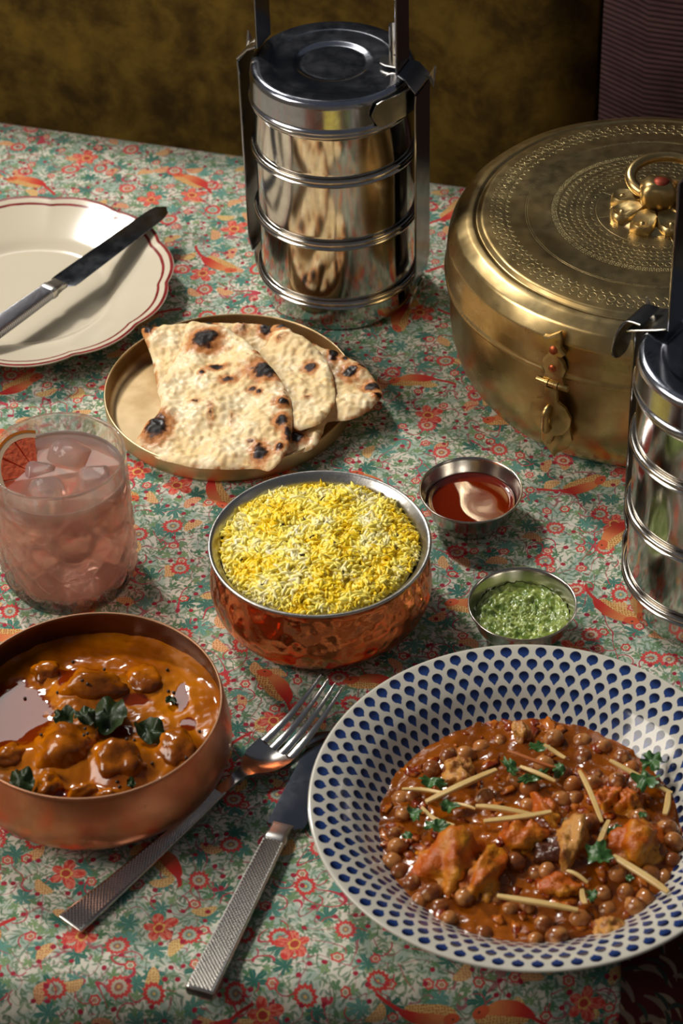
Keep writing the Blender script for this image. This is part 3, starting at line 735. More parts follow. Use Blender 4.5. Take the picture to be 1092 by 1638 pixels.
def knife(name, label, loc_, rz, L, hm, pitch=0.0, hw=0.0145, bw=0.0195, gap=0.0):
    t = thing(name, label, 'knife', loc_, rz)
    t.rotation_euler = (0, pitch, rz)
    hd = mesh('handle', width_loft([(0, 0.0135, 0.0050, 0.0045, 0), (0.0008, hw, 0.0064, 0.0045, 0), (0.03, hw * .97, 0.0068, 0.0045, 0), (0.07, hw * .88, 0.0070, 0.0045, 0), (0.100, hw * .78, 0.0068, 0.0045, 0)], e=0.28, n=4), hm, t, sharp=50)
    if hm is knurl: grip(hd, 0.001, 0.099, lerp([0, .03, .07, .1], [hw, hw * .97, hw * .88, hw * .78]), lerp([0, .0008, .03, .07, .1], [.0074, .0078, .0080, .0081, .0080]), knurl)
    mesh('bolster', width_loft([(0.0995, hw * .80, 0.0072, 0.0045, 0), (0.1005, hw * .84, 0.0078, 0.0045, 0), (0.1035, hw * .84, 0.0078, 0.0045, 0), (0.1045, hw * .76, 0.0068, 0.0045, 0), (0.1095, hw * .72, 0.0052, 0.0045, 0), (0.113, hw * .80, 0.0026, 0.0043, 0)], e=0.3, n=4), satin, t, sharp=50)
    N = 26; secs = []
    for i in range(N + 1):
        u = i / N; x = 0.1115 + (L - 0.1115) * u
        top = bw * 0.42 * (1 - 0.12 * u); bot = -bw * 0.58 * (1 - 0.30 * u)
        if u < 0.06: q = math.sqrt(1 - (1 - u / 0.06) ** 2) * 0.45 + 0.55; bot *= q; top *= 0.85 + 0.15 * q
        if u > 0.86: q = math.sqrt(max(0.0004, 1 - ((u - 0.86) / 0.14) ** 2)); m_ = -bw * 0.02; bot = m_ + (bot - m_) * q; top = m_ + (top - m_) * (0.35 + 0.65 * q) if u < 0.999 else m_ + 0.0004
        secs.append([(x, top, 0.0043 - 0.0008), (x, top, 0.0043 + 0.0008), (x, (top + bot) / 2, 0.0043 + 0.0007), (x, bot, 0.0043 + 0.00015), (x, bot, 0.0043 - 0.00015), (x, (top + bot) / 2, 0.0043 - 0.0007)])
    mesh('blade', loft(secs), blade_mat, t, sharp=50)
    return t
knife('table_knife', 'steel table knife with knurled handle, its blade tip under the blue bowl', (-0.0745, -0.3520, T - 0.0008), math.radians(69.3), 0.182, knurl)
knife('plate_knife', 'steel knife with ridged handle lying across the cream plate', (-0.2440, 0.1210, T + 0.0165), math.radians(51.6), 0.2165, cord, pitch=math.radians(-0.6), bw=0.0180)

# ================================================================ FOOD
# positions in millimetres relative to the dish each food lies in
NO_A=[(-25.9,57.8),(-13.0,57.6),(-2.7,52.1),(11.1,36.9),(21.4,18.0),(31.4,-2.0),(37.1,-21.4),(38.1,-42.7),(36.9,-61.0),(32.8,-76.1),(24.8,-87.6),(18.4,-85.5),(12.0,-84.7),(-0.7,-86.0),(-13.5,-84.4),(-26.4,-81.2),(-39.4,-74.4),(-49.3,-65.9),(-54.8,-58.2),(-52.4,-51.0),(-49.5,-42.0),(-44.7,-38.3),(-41.7,-30.5),(-41.2,-19.8),(-43.6,-8.8),(-41.9,-0.7),(-36.6,15.6),(-31.2,32.2),(-29.0,46.4)]
NS_A=[(-15.2,37.0,7.5,7.5,1),(23.1,3.4,8.7,7.5,1),(-42.7,-48.9,6.4,9.3,1),(-7.6,9.8,5.0,2.7,0.8),(-0.7,-3.0,4.5,2.7,0.7),(32.1,-45.0,4.2,5.3,0.9),(32.9,-28.6,4.0,3.2,0.85),(19.1,-72.9,4.2,6.7,0.95),(35.8,-55.7,3.0,7.5,0.8),(-16.2,3.4,1.5,2.1,0.9),(-19.7,-25.0,2.7,2.1,0.5),(-10.4,-36.2,1.7,6.4,0.5),(1.9,-40.8,2.0,6.4,0.3),(14.0,-13.3,3.0,2.1,0.6),(18.1,-16.3,2.0,2.1,0.6),(29.9,-68.3,2.5,4.0,0.7),(18.0,21.0,2.3,2.4,0.7),(-0.7,30.5,2.0,2.1,0.4),(-42.1,6.2,2.3,2.7,0.8),(13.5,-62.3,3.0,2.7,0.35),(34.6,-18.5,3.4,8.0,0.3)]
NO_B=[(-56.2,63.4),(-52.3,64.6),(-41.1,65.4),(-27.4,67.9),(-8.4,67.4),(10.6,65.4),(26.2,61.6),(38.2,53.7),(34.6,28.1),(17.8,1.1),(-15.4,-10.7),(-40.5,-6.6),(-46.5,13.0),(-48.4,29.9),(-52.5,47.2)]
NS_B=[(-51.3,61.6,3.0,5.3,1),(-14.3,62.5,4.2,3.2,0.8),(7.3,56.9,4.2,4.3,0.45),(-43.1,46.7,2.5,5.3,0.2),(22.7,57.5,4.4,6.4,1)]
NO_C=[(18.2,18.4),(22.4,29.5),(24.9,40.7),(25.7,49.9),(33.4,50.4),(37.6,45.8),(40.1,38.5),(50.2,27.9),(60.0,10.5),(63.7,-14.5),(62.9,-33.3),(55.7,-48.8),(47.6,-53.6),(40.3,-55.3),(34.7,-45.0),(28.2,-20.7)]
NS_C=[(21.5,43.8,3.7,5.9,1),(33.4,47.5,5.0,3.7,0.95),(49.0,1.4,3.7,4.3,0.7),(47.1,-27.1,2.5,1.3,0.5),(31.7,36.1,3.7,3.2,0.45)]
NO_D=[(43.4,42.2),(51.8,37.4),(60.2,29.8),(71.8,22.1),(80.9,13.2),(86.4,3.1),(91.3,-10.9),(91.5,-20.4),(83.7,-32.0),(72.0,-40.7),(58.9,-41.3),(55.5,-54.2),(50.5,-64.9),(40.8,-70.3),(31.1,-73.6),(26.3,-57.9),(32.9,-31.9),(41.3,-5.4),(42.3,22.3)]
NS_D=[(63.4,20.3,3.0,6.4,1),(70.9,17.4,1.8,2.7,0.8),(73.1,3.3,5.0,5.9,0.85),(82.4,9.5,5.0,3.2,0.7),(86.9,-9.3,4.7,4.8,1),(89.3,-20.2,3.0,3.2,0.7),(40.0,-58.6,5.4,4.3,0.7),(51.8,36.0,3.4,2.7,0.6)]
CUR_CH=[(-1.6,24.9,18.6,12.4,12),(-11.8,-19.1,19.2,16.0,14),(16.3,-30.0,14.3,15.1,14),(43.5,-21.7,10.6,13.3,10),(-26.7,38.9,8.1,8.0,6),(-19.8,-44.8,6.8,8.9,8),(-2.0,-49.5,8.7,5.0,7),(10.5,-51.6,7.5,4.4,6),(24.2,30.4,11.8,10.6,5),(-40.4,-21.0,9.9,8.0,6)]
CUR_LV=[(8.5,-0.1,9.3,14.2),(29.8,-10.9,7.2,9.2),(-14.1,-0.6,6.0,8.0),(-2.8,-6.1,6.8,5.7),(-32.6,-46.8,6.8,8.9),(-36.3,-36.5,3.1,3.5),(39.4,14.2,2.5,3.5),(22.2,-49.8,3.5,2.5)]
CUR_SD=[(-5.7,20.9),(-3.0,18.8),(5.1,29.2),(-1.2,3.2),(-2.3,-13.9),(-0.9,-17.5),(-2.4,-19.5),(36.7,37.6),(34.7,-7.5),(40.4,21.4),(37.6,22.6),(54.4,-7.6),(48.6,-30.6),(15.7,-46.4),(14.5,-44.0),(5.2,-30.2),(21.6,-13.4),(8.5,-15.2),(-19.3,21.6),(-24.3,-16.1),(19.2,-22.9),(31.5,-31.4),(-15.6,-26.1),(-36.3,20.7),(-13.2,47.0)]
CUR_OIL=[(-15.1,31.0,5.0,6.2),(44.6,18.0,3.7,10.6),(48.1,-2.1,4.3,5.3),(21.1,16.6,7.5,3.9),(-40.7,8.7,18.6,24.8),(-31.1,-1.7,5.0,3.5),(-14.7,-48.6,8.7,5.3),(-13.2,38.6,13.7,2.5),(13.9,-5.4,6.2,4.4)]
CHICKPEAS=[(-20.0,55.7),(-10.5,59.9),(17.2,57.6),(31.6,57.3),(41.7,52.5),(31.3,45.9),(50.8,43.6),(-37.7,47.1),(-46.4,39.6),(-20.9,19.9),(2.1,24.7),(0.8,14.1),(23.7,25.6),(24.6,17.5),(17.2,16.3),(36.5,33.8),(33.6,25.6),(39.7,16.2),(51.4,13.8),(67.8,-6.9),(29.5,-1.4),(-61.9,10.3),(-65.9,-13.0),(-67.3,-2.7),(-68.7,-21.1),(-8.5,-25.6),(0.7,-31.1),(32.0,-45.4),(42.8,-45.9),(33.0,-55.7),(48.3,-57.6),(56.3,-34.8),(40.6,-35.0),(53.2,-49.9),(-42.9,-58.9),(-27.1,-69.1),(-2.8,-74.4),(7.8,-74.0),(69.5,-16.2),(65.4,-37.9),(19.7,-61.6),(2.0,-64.3),(-46.8,-50.8),(-59.7,-36.0),(-57.4,-46.8),(-57.2,22.5),(-28.8,48.7),(56.6,-55.3),(-13.3,-54.0),(9.7,-37.3),(16.6,-35.8),(6.1,-31.7),(13.1,-44.6),(-16.1,-36.1),(54.9,1.2),(70.8,-27.3),(20.2,34.6),(10.7,39.9),(-4.3,30.8),(46.4,26.5),(53.8,36.0),(-27.0,29.9),(-20.9,-46.6),(-5.1,-52.6),(-34.5,-47.8),(-50.5,-43.6),(-64.8,-26.8),(62.0,-21.4),(-62.8,21.8)]
CK=[(-32.5,34.4,8.1,9.3,11),(-38.6,-25.2,18.9,20.4,17),(-3.2,-10.2,12.3,13.6,13),(19.8,-15.9,8.7,16.5,14),(51.4,-17.3,16.1,14.0,14),(32.9,-70.0,8.1,7.8,8),(-24.9,-35.8,9.8,18.5,13),(40.8,13.3,8.4,7.8,10),(0.9,61.4,4.8,7.4,8),(50.4,10.9,8.4,8.7,10),(9.7,-20.9,9.8,8.7,10),(9.4,7.1,5.6,11.7,8),(10.6,-42.7,11.2,6.8,7)]
GINGER=[(-50.7,9.9,-14.3,30.4,3.1),(-26.5,4.6,1.7,0.3,2.8),(-23.1,-6.8,10.6,-0.5,2.8),(-62.1,21.5,-41.2,16.7,2.0),(-52.8,9.0,-37.5,-4.9,2.0),(-38.7,11.6,-26.5,5.4,1.5),(-2.0,34.7,14.7,22.3,2.0),(27.2,27.5,35.0,-7.2,2.2),(42.8,32.7,71.9,12.0,2.4),(70.1,12.0,66.7,-1.5,2.8),(38.6,-5.5,32.0,-22.8,2.5),(38.3,-28.5,61.7,-54.6,3.1),(-19.6,-51.0,18.2,-60.9,2.8),(15.0,-36.5,24.5,-44.1,1.7),(-7.6,44.9,15.6,32.9,1.7),(11.2,48.0,21.2,39.6,2.0),(21.4,-48.4,22.2,-57.6,2.5)]
CORI=[(8.3,47.1,5.6,3.9),(-7.2,33.9,3.4,8.7),(-46.4,25.4,6.7,3.9),(-39.3,8.4,5.3,4.7),(-56.5,4.4,3.4,6.6),(-46.1,-5.1,7.0,5.4),(-61.0,-10.4,2.8,2.7),(3.8,26.6,8.4,3.1),(16.9,30.9,3.4,6.6),(64.5,31.6,6.7,8.2),(59.5,19.2,7.0,8.7),(31.5,-29.1,7.0,9.3),(18.6,-5.0,3.1,3.1),(40.8,-11.6,4.2,3.5),(25.5,-52.1,2.8,5.1),(1.5,-10.9,2.5,1.9),(55.7,-1.6,2.2,2.3),(45.0,-42.3,2.0,2.3)]

naan_mat = Mat('charred_flatbread', rough=0.6, spec=0.35, sss=0.12, ssss=0.003)
_m = naan_mat; _o = _m.obj()
_ch = V(_m, _m.attr('char').outputs['Fac']); _to = V(_m, _m.attr('toast').outputs['Fac'])
_n = _m.noise(_o, 260, 4, 0.65); _n1 = _m.noise(_o, 55, 4, 0.6)
_c = _m.mix(_m.smooth(_n1, 0.38, 0.66), '#ecd09a', '#f4e4be')
_c = _m.mix(_m.smooth(_n, 0.5, 0.72) * 0.6, _c, '#e0b060')
_t = _to + (_n - 0.5) * 0.9
_c = _m.mix(_m.smooth(_t, 0.15, 0.85) * 0.9, _c, '#b9702f')
_k = _ch + (_n - 0.5) * 1.0
_c = _m.mix(_m.smooth(_k, 0.22, 0.55), _c, '#4a2410'); _c = _m.mix(_m.smooth(_k, 0.48, 0.75), _c, '#17100d')
_m.set('color', _c); _m.set('rough', _m.smooth(_n1, 0.4, 0.6, 0.62, 0.36))
_m.set('normal', _m.bump(_m.noise(_o, 110, 3, 0.5) * 1.5 + _m.noise(_o, 500, 3) * 0.25, 0.2, 0.0012))

def closed_spline(pts, n=6):
    P = [np.array(p[:2], float) for p in pts]; L = len(P); out = []
    for i in range(L):
        p0, p1, p2, p3 = P[i - 1], P[i], P[(i + 1) % L], P[(i + 2) % L]
        for k in range(n):
            t = k / n; out.append(0.5 * ((2 * p1) + (-p0 + p2) * t + (2 * p0 - 5 * p1 + 4 * p2 - p3) * t * t + (-p0 + 3 * p1 - 3 * p2 + p3) * t ** 3))
    return np.array(out)
def flatbread(label, outline, spots, zf, seed, Z0, thick=2.6, h=0.8):
    adj = lambda x, y: y + (Z0 - zf(x, y) - thick) * 1.19
    outline = [(x, adj(x, y)) for x, y in outline]; spots = [(s[0], adj(s[0], s[1])) + tuple(s[2:]) for s in spots]
    poly = closed_spline(outline); A = poly; B = np.roll(poly, -1, 0)
    x0, y0 = poly.min(0) - 2 * h; x1, y1 = poly.max(0) + 2 * h
    xs = np.arange(x0, x1, h); ys = np.arange(y0, y1, h); X, Y = np.meshgrid(xs, ys); P = np.stack([X.ravel(), Y.ravel()], -1)
    D = np.full(len(P), 1e9); Q = P.copy()
    for a, b in zip(A, B):
        ab = b - a; t = np.clip(((P - a) @ ab) / max(ab @ ab, 1e-9), 0, 1); q = a + t[:, None] * ab; d = np.hypot(*(P - q).T)
        m_ = d < D; D[m_] = d[m_]; Q[m_] = q[m_]
    ins = inpoly(P[:, 0], P[:, 1], [tuple(p) for p in poly]); sd = np.where(ins, D, -D)
    keep = sd > -h * 0.98; P = np.where((sd < 0)[:, None], Q, P); sd = np.maximum(sd, 0)
    idx = -np.ones(len(P), int); idx[keep] = np.arange(keep.sum()); W_ = len(xs)
    I = idx.reshape(X.shape); a = I[:-1, :-1]; b = I[:-1, 1:]; c = I[1:, 1:]; d = I[1:, :-1]
    ok = (a >= 0) & (b >= 0) & (c >= 0) & (d >= 0); F = np.stack([a[ok], b[ok], c[ok], d[ok]], -1)
    P = P[keep]; sd = sd[keep]; ch = np.zeros(len(P)); to = np.zeros(len(P)); bump = np.zeros(len(P)); Z = np.zeros(len(P))
    nz = np.array([fnoise(p[0] * 0.13 + seed, p[1] * 0.13, seed, 3) for p in P])
    nz2 = np.array([noise.noise(Vector((p[0] * 0.055 + seed, p[1] * 0.055, seed * 2))) for p in P])
    nz3 = np.array([noise.noise(Vector((p[0] * 0.30, p[1] * 0.30 + seed, seed))) for p in P])
    for sx, sy, rx, ry, i in spots:
        e = np.hypot((P[:, 0] - sx) / rx, (P[:, 1] - sy) / ry) + nz * 0.35
        ch = np.maximum(ch, i * np.clip(1.35 - e, 0, 1)); to = np.maximum(to, min(1, i + .15) * np.clip((2.5 - e) / 1.5, 0, 1)); bump += np.exp(-e * e * 0.9) * min(2.4, 0.30 * min(rx, ry)) * (0.5 + 0.5 * i)
    to = np.maximum(to, np.clip(1 - sd / 3.0, 0, 1) * np.clip(0.5 + nz * 1.2, 0, 0.9))
    zb = np.array([zf(x, y) for x, y in P])
    prof = 1 - np.exp(-sd / 1.6)
    top = zb + prof * (thick + nz2 * 2.6 + nz3 * 1.1 + np.maximum(0, nz) * 1.8 + bump * 1.3) + nz2 * 1.5; bot = zb + nz2 * 1.5 - 0.1
    n = len(P); v = np.concatenate([np.c_[P, top], np.c_[P, bot]]) / 1000
    F2 = np.concatenate([F, F[:, ::-1] + n])
    o = mesh('flatbread', (v.tolist(), F2.tolist()), naan_mat, attrs={'char': np.concatenate([ch, ch]), 'toast': np.concatenate([to, to])}, loc=(-0.0654, 0.1042, T))
    tag(o, label, 'flatbread', 'charred flatbreads on the brass plate'); return o
ridge = lambda x, y: 7.0 * math.exp(-((y - 36) / 12) ** 2) * math.exp(-((x - 33) / 14) ** 2)
flatbread('charred flatbread at the back left of the brass plate, mostly under the large front piece', NO_B, NS_B, lambda x, y: 5 + 0.17 * max(0, y) + 0.0, 3.1, 16)
flatbread('charred flatbread piece at the right, its blackened corner reaching past the plate rim', NO_D, NS_D, lambda x, y: 8 + 0.115 * x - (0.0022 * (x - 80) ** 2 if x > 80 else 0), 8.4, 20)
flatbread('folded flatbread piece with a charred top tip, between the front and the right pieces', NO_C, NS_C, lambda x, y: 18.5 + 0.10 * (x - 35) + ridge(x, y) + 0.5, 5.9, 26)
flatbread('largest flatbread piece in front with many black char spots', NO_A, NS_A, lambda x, y: 11 + 0.09 * (x + 55) + 0.06 * (y + 88), 1.3, 22)

# ---------------- rice
rice_c = Vector((-0.0124, -0.0831, T))
rice_mat = Mat('saffron_rice', rough=0.40, coat=0.1)
_c = rice_mat.attr('tint').outputs['Vector']; rice_mat.set('color', _c); rice_mat.p.inputs['Subsurface Radius'].default_value = (1.0, 0.7, 0.2)
def rice_z(x, y):
    r = math.hypot(x, y) / 0.054
    return 0.0455 + 0.0075 * (1 - r ** 2.2) + 0.0032 * noise.noise(Vector((x * 70, y * 70, 3))) + 0.0014 * noise.noise(Vector((x * 190, y * 190, 9)))
rng = np.random.default_rng(7)
tv = []; RN, SN = 6, 6
for i in range(RN + 1):
    u = i / RN; w = math.sin(PI * min(max(u, 0.0), 1.0)) ** 0.55 if 0 < u < 1 else 0
    for k in range(SN): tv.append((u - 0.5, 0.5 * w * math.cos(2 * PI * k / SN), 0.5 * w * math.sin(2 * PI * k / SN)))
tv = np.array(tv); tf = np.array([(i * SN + k, i * SN + (k + 1) % SN, (i + 1) * SN + (k + 1) % SN, (i + 1) * SN + k) for i in range(RN) for k in range(SN)])
NG = 5400; VV = []; FF = []; CC = []
ivory = np.array(srgb('#fff3a6')[:3]); yel = np.array(srgb('#ffdc1e')[:3]); lem = np.array(srgb('#ffec66')[:3]); white = np.array(srgb('#fff6cf')[:3])
for g in range(NG):
    r = 0.0535 * math.sqrt(rng.random()); a = rng.random() * 2 * PI; x, y = r * math.cos(a), r * math.sin(a)
    L = rng.normal(0.0076, 0.0013); w = rng.normal(0.0023, 0.00025)
    yaw = rng.random() * 2 * PI; pit = rng.normal(0, 0.30)
    if rng.random() < 0.03: pit = rng.uniform(0.6, 1.3)
    p = tv * np.array([L, w, w]); p[:, 2] += -3.5 * (p[:, 0] ** 2) * rng.uniform(0, 18) / 1.0 * 0.3
    cp, sp = math.cos(pit), math.sin(pit); px = p[:, 0] * cp - p[:, 2] * sp; pz = p[:, 0] * sp + p[:, 2] * cp
    cy, sy = math.cos(yaw), math.sin(yaw); X = px * cy - p[:, 1] * sy; Y = px * sy + p[:, 1] * cy
    lim = 0.0548; q = math.hypot(x, y)
    if q > 0.049: X, Y = (X * 0.6, Y * 0.6)
    z = rice_z(x, y) + rng.uniform(-0.0012, 0.0016)
    VV.append(np.stack([X + x, Y + y, pz + z], -1)); FF.append(tf + g * len(tv))
    nn = noise.noise(Vector((x * 75, y * 75, 1.5))) + rng.normal(0, 0.22) + 0.12
    col = yel if nn > 0.30 else lem if nn > -0.22 else ivory if nn > -0.70 else white
    CC.append(np.tile(col * rng.uniform(0.92, 1.0), (len(tv), 1)))
ro = mesh('yellow_rice', (np.concatenate(VV).tolist(), np.concatenate(FF).tolist()), rice_mat, attrs={'tint': np.concatenate(CC)}, loc=rice_c)
tag(ro, 'heap of yellow and white long-grain rice in the copper bowl', 'rice', kind='stuff')
dv, df = [(0, 0, rice_z(0, 0) - 0.0016)], []
for i in range(1, 31):
    for k in range(90):
        a = 2 * PI * k / 90; r = 0.0537 * i / 30; dv.append((r * math.cos(a), r * math.sin(a), rice_z(r * math.cos(a), r * math.sin(a)) - 0.0011))
for k in range(90): df.append((0, 1 + k, 1 + (k + 1) % 90))
for i in range(29):
    for k in range(90):
        a, b = 1 + i * 90 + k, 1 + i * 90 + (k + 1) % 90; df.append((a, a + 90, b + 90, b))
bed = Mat('rice_bed', rough=0.6); bed.set('color', bed.mix(bed.smooth(bed.noise(bed.obj(), 75, 2), 0.45, 0.6), '#ffe66a', '#fff0a0'))
mesh('rice_bed', (dv, df), bed, ro)['kind'] = 'stuff'
# small white paneer-like clumps and cumin seeds
seed_mat = Mat('dark_seed', rough=0.5, color='#33200f')
sv = [(p[0] * 0.0024, p[1] * 0.00055, p[2] * 0.00055 + 0.0003 * p[0] * p[0]) for p in ico(2)[0]]
cumin = mesh('cumin_seed', (sv, ico(2)[1]), seed_mat); cl_lab = 'tiny dark cumin seed scattered on the yellow rice'
CUM = [(-16, 22, .5), (-8, 16, 2), (-20, 10, 1), (14, 18, .4), (4, 9, 2.4), (-4, -1, .9), (22, 3, 1.5), (-34, -8, 2), (-42, -13, 1.2), (-30, -34, .3), (-21, -37, 2.2), (41, -9, 1), (42, 4, 2), (27, -22, .6), (12, -28, 1.7), (-10, -15, .2), (2, 33, 1.1), (-27, 31, 2.8), (35, 22, .8), (8, -8, 1.9)]
for i, (x, y, a) in enumerate(CUM):
    o = cumin if i == 0 else cumin.copy()
    if i: C.objects.link(o)
    o.location = rice_c + Vector((x / 1000, y / 1000, rice_z(x / 1000, y / 1000) + 0.0018)); o.rotation_euler = (0, 0.15, a); tag(o, cl_lab, 'seed', 'cumin seeds on the rice')

def sides(x, y, anchors, used):
    """a phrase for where a small thing lies beside the nearest named thing"""
    for ax, ay, nm in sorted(anchors, key=lambda q: math.hypot(q[0] - x, q[1] - y)):
        dx, dy = x - ax, y - ay; an = math.degrees(math.atan2(dy, dx)) % 360
        d = ('right of', 'behind and right of', 'behind', 'behind and left of', 'left of', 'in front and left of', 'in front of', 'in front and right of')[int((an + 22.5) // 45) % 8]
        s = d + ' ' + nm
        if s not in used: used.add(s); return s
    return 'among the others'
# ---------------- heightfield liquids
def pool(name, R, zf, m, loc, rings=70, seg=200, attrs=None, parent=None):
    v = [(0, 0, zf(0, 0))]; f = []
    for i in range(1, rings + 1):
        for k in range(seg):
            a = 2 * PI * k / seg; r = R * i / rings; x, y = r * math.cos(a), r * math.sin(a); v.append((x, y, zf(x, y)))
    for k in range(seg): f.append((0, 1 + k, 1 + (k + 1) % seg))
    for i in range(rings - 1):
        for k in range(seg):
            a, b = 1 + i * seg + k, 1 + i * seg + (k + 1) % seg; f.append((a, a + seg, b + seg, b))
    at = {k_: [fn(p[0], p[1]) for p in v] for k_, fn in attrs.items()} if attrs else None
    return mesh(name, (v, f), m, parent, attrs=at, loc=loc)

# orange curry
cc = Vector((-0.1301, -0.2009, T))
cur = Mat('orange_curry_sauce', spec=0.5, coat=0.0); _o = cur.obj()
_oil = V(cur, cur.attr('oil').outputs['Fac']); _n = cur.noise(_o, 120, 4, 0.6); _n1 = cur.noise(_o, 30, 3)
_c = cur.mix(cur.smooth(_n1, 0.35, 0.65), '#b86a04', '#8f4802'); _c = cur.mix(cur.smooth(_n, 0.58, 0.75) * 0.4, _c, '#7f3a0a')
_c = cur.mix(cur.smooth(_oil + (_n - 0.5) * 0.5, 0.35, 0.65), _c, '#6e2404'); cur.set('color', _c)
cur.set('rough', cur.smooth(_oil, 0.3, 0.6, 0.17, 0.05)); cur.set('normal', cur.bump(cur.noise(_o, 150, 3) * (1 - cur.smooth(_oil, 0.2, 0.6) * 0.9), 0.25, 0.0010))
def cur_oil(x, y):
    X, Y = x * 1000, y * 1000; w = 0.25 * fnoise(X * 0.15, Y * 0.15, 4.0, 3); b = 0
    for sx, sy, rx, ry in CUR_OIL: b = max(b, min(1, max(0, 1.5 - (math.hypot((X - sx) / rx, (Y - sy) / ry) + w))))
    return b
def cur_z(x, y):
    X, Y = x * 1000, y * 1000; z = 33.5 + 1.1 * fnoise(X * 0.09, Y * 0.09, 2.0, 3) * (1 - 0.98 * min(1, 1.3 * cur_oil(x, y)))
    for sx, sy, rx, ry, h in CUR_CH:
        d = math.hypot((X - sx) / rx, (Y - sy) / ry); z += h * 0.45 * math.exp(-(d * 0.95) ** 4)
    r = math.hypot(X, Y); return (z + max(0, (r - 64)) * 0.3) / 1000
g = pool('curry_sauce', 0.0678, cur_z, cur, cc, 80, 220, {'oil': cur_oil}); tag(g, 'glossy orange curry sauce with red oil pools filling the copper bowl', 'sauce', kind='stuff')
chk = Mat('sauced_chicken', spec=0.5); _o = chk.obj(); _n = chk.noise(_o, 90, 4, 0.6); _n1 = chk.noise(_o, 42, 3)
_c = chk.mix(chk.smooth(_n1, 0.36, 0.56), '#b56404', '#763a04'); _c = chk.mix(chk.smooth(_n, 0.6, 0.72) * 0.8, _c, '#4c240a'); chk.set('color', _c); chk.set('rough', 0.17)
chk.set('normal', chk.bump(chk.noise(_o, 150, 4), 0.45, 0.0016))
names = ['chicken piece behind the dark leaves', 'large chicken piece in front left of the dark leaves', 'chicken piece in the middle front, right of the large one', 'chicken piece nearest the right front rim', 'small dark chicken piece at the back left of the curry',
         'small round chicken piece near the front rim beside the dark leaf ring', 'thin chicken sliver at the front rim', 'thin low chicken piece along the front rim right of the sliver', 'smooth chicken piece at the back right of the leaves', 'chicken piece at the far left front of the curry']
for i, (sx, sy, rx, ry, h) in enumerate(CUR_CH):
    vf = blob(rx / 1000 * 0.92, ry / 1000 * 0.9, h / 1000 * 0.95, 0.16, 1.4, i + 2, 4, 0.35 * math.sin(i * 2.3), 0.07)
    o = mesh('chicken_piece', vf, chk, loc=cc + Vector((sx / 1000, sy / 1000, 0.0345))); tag(o, 'orange sauced ' + names[i], 'chicken', 'chicken pieces in the orange curry')

def leaf(name, rx, ry, m, loc, rz, lobes, seed, curl=0.25, ser=0.10, parent=None):
    N = 54; rings = [0, 0.35, 0.7, 1.0]; mx = max(rx, ry); top = []; off = seed * 3.7
    def pt(a, s):
        q = (0.62 + 0.38 * abs(math.cos(lobes * a / 2)) ** 0.8) * (1 + ser * math.sin(a * 9 + seed)) if lobes else (1 + ser * math.sin(a * 8 + seed))
        x, y = rx * q * s * math.cos(a), ry * q * s * math.sin(a)
        z = curl * mx * (noise.noise(Vector((x / mx * 1.6 + off, y / mx * 1.6, seed))) * 1.3 + 0.35 * s * s * math.sin(2 * a + seed))
        return x, y, z
    v = [pt(0, 0)]; f = []
    for s in rings[1:]:
        for k in range(N): v.append(pt(2 * PI * k / N, s))
    for k in range(N): f.append((0, 1 + k, 1 + (k + 1) % N))
    for i in range(len(rings) - 2):
        for k in range(N):
            a, b = 1 + i * N + k, 1 + i * N + (k + 1) % N; f.append((a, a + N, b + N, b))
    n = len(v); v += [(x, y, z - 0.00035) for x, y, z in v]; f += [tuple(q + n for q in r[::-1]) for r in f]
    e = 1 + (len(rings) - 2) * N
    f += [(e + k, e + k + n, e + (k + 1) % N + n, e + (k + 1) % N) for k in range(N)]
    o = mesh(name, (v, f), m, parent, loc=loc, sharp=60); o.rotation_euler = (0, 0, rz); return o
dleaf = Mat('dark_curry_leaf', rough=0.42, spec=0.35); dleaf.set('color', dleaf.mix(dleaf.noise(dleaf.obj(), 160, 3), '#10180a', '#2c3f14'))
dleaf.set('normal', dleaf.bump(dleaf.noise(dleaf.obj(), 240, 3), 0.5, 0.0012))
ln = ['large dark green curry leaf in the middle of the orange curry', 'dark triangular curry leaf right of the middle leaves', 'crumpled dark curry leaf at the left end of the leaf cluster', 'curry leaf joining the left and the large leaves', 'dark curled curry leaf near the left front rim', 'small curry leaf bit above the curled front leaf', 'tiny curry leaf flake at the right beside a red oil pool', 'small dark leaf flake on the middle front chicken piece']
for i, (sx, sy, rx, ry) in enumerate(CUR_LV):
    x, y = sx / 1000, sy / 1000; top = cur_z(x, y) + (0.009 if i in (3, 7, 4) else 0.006 if i < 3 else 0.003)
    o = leaf('curry_leaf', rx / 1000, ry / 1000 * 0.9, dleaf, cc + Vector((x, y, top)), i * 0.7, (0, 0, 2, 0, 0, 0, 0, 0)[i], i + 1, 0.5, 0.04); tag(o, ln[i], 'leaf', 'dark curry leaves in the orange curry')
AN2 = [(c_[0], c_[1], n_) for c_, n_ in zip(CUR_CH, ['the back chicken piece', 'the large front left chicken', 'the middle front chicken', 'the right front chicken', 'the small back left chicken', 'the small round chicken', 'the front chicken sliver', 'the low front chicken', 'the smooth back right chicken', 'the far left chicken'])]
AN2 += [(c_[0], c_[1], n_) for c_, n_ in zip(CUR_LV, ['the largest curry leaf', 'the triangular curry leaf', 'the crumpled left leaf', 'the joining leaf', 'the curled front leaf', 'the small front leaf bit', 'the tiny right leaf flake', 'the small front leaf flake'])]
used_m = set()
mus = mesh('mustard_seed', ([tuple(p * 0.0009) for p in ico(2)[0]], ico(2)[1]), seed_mat)
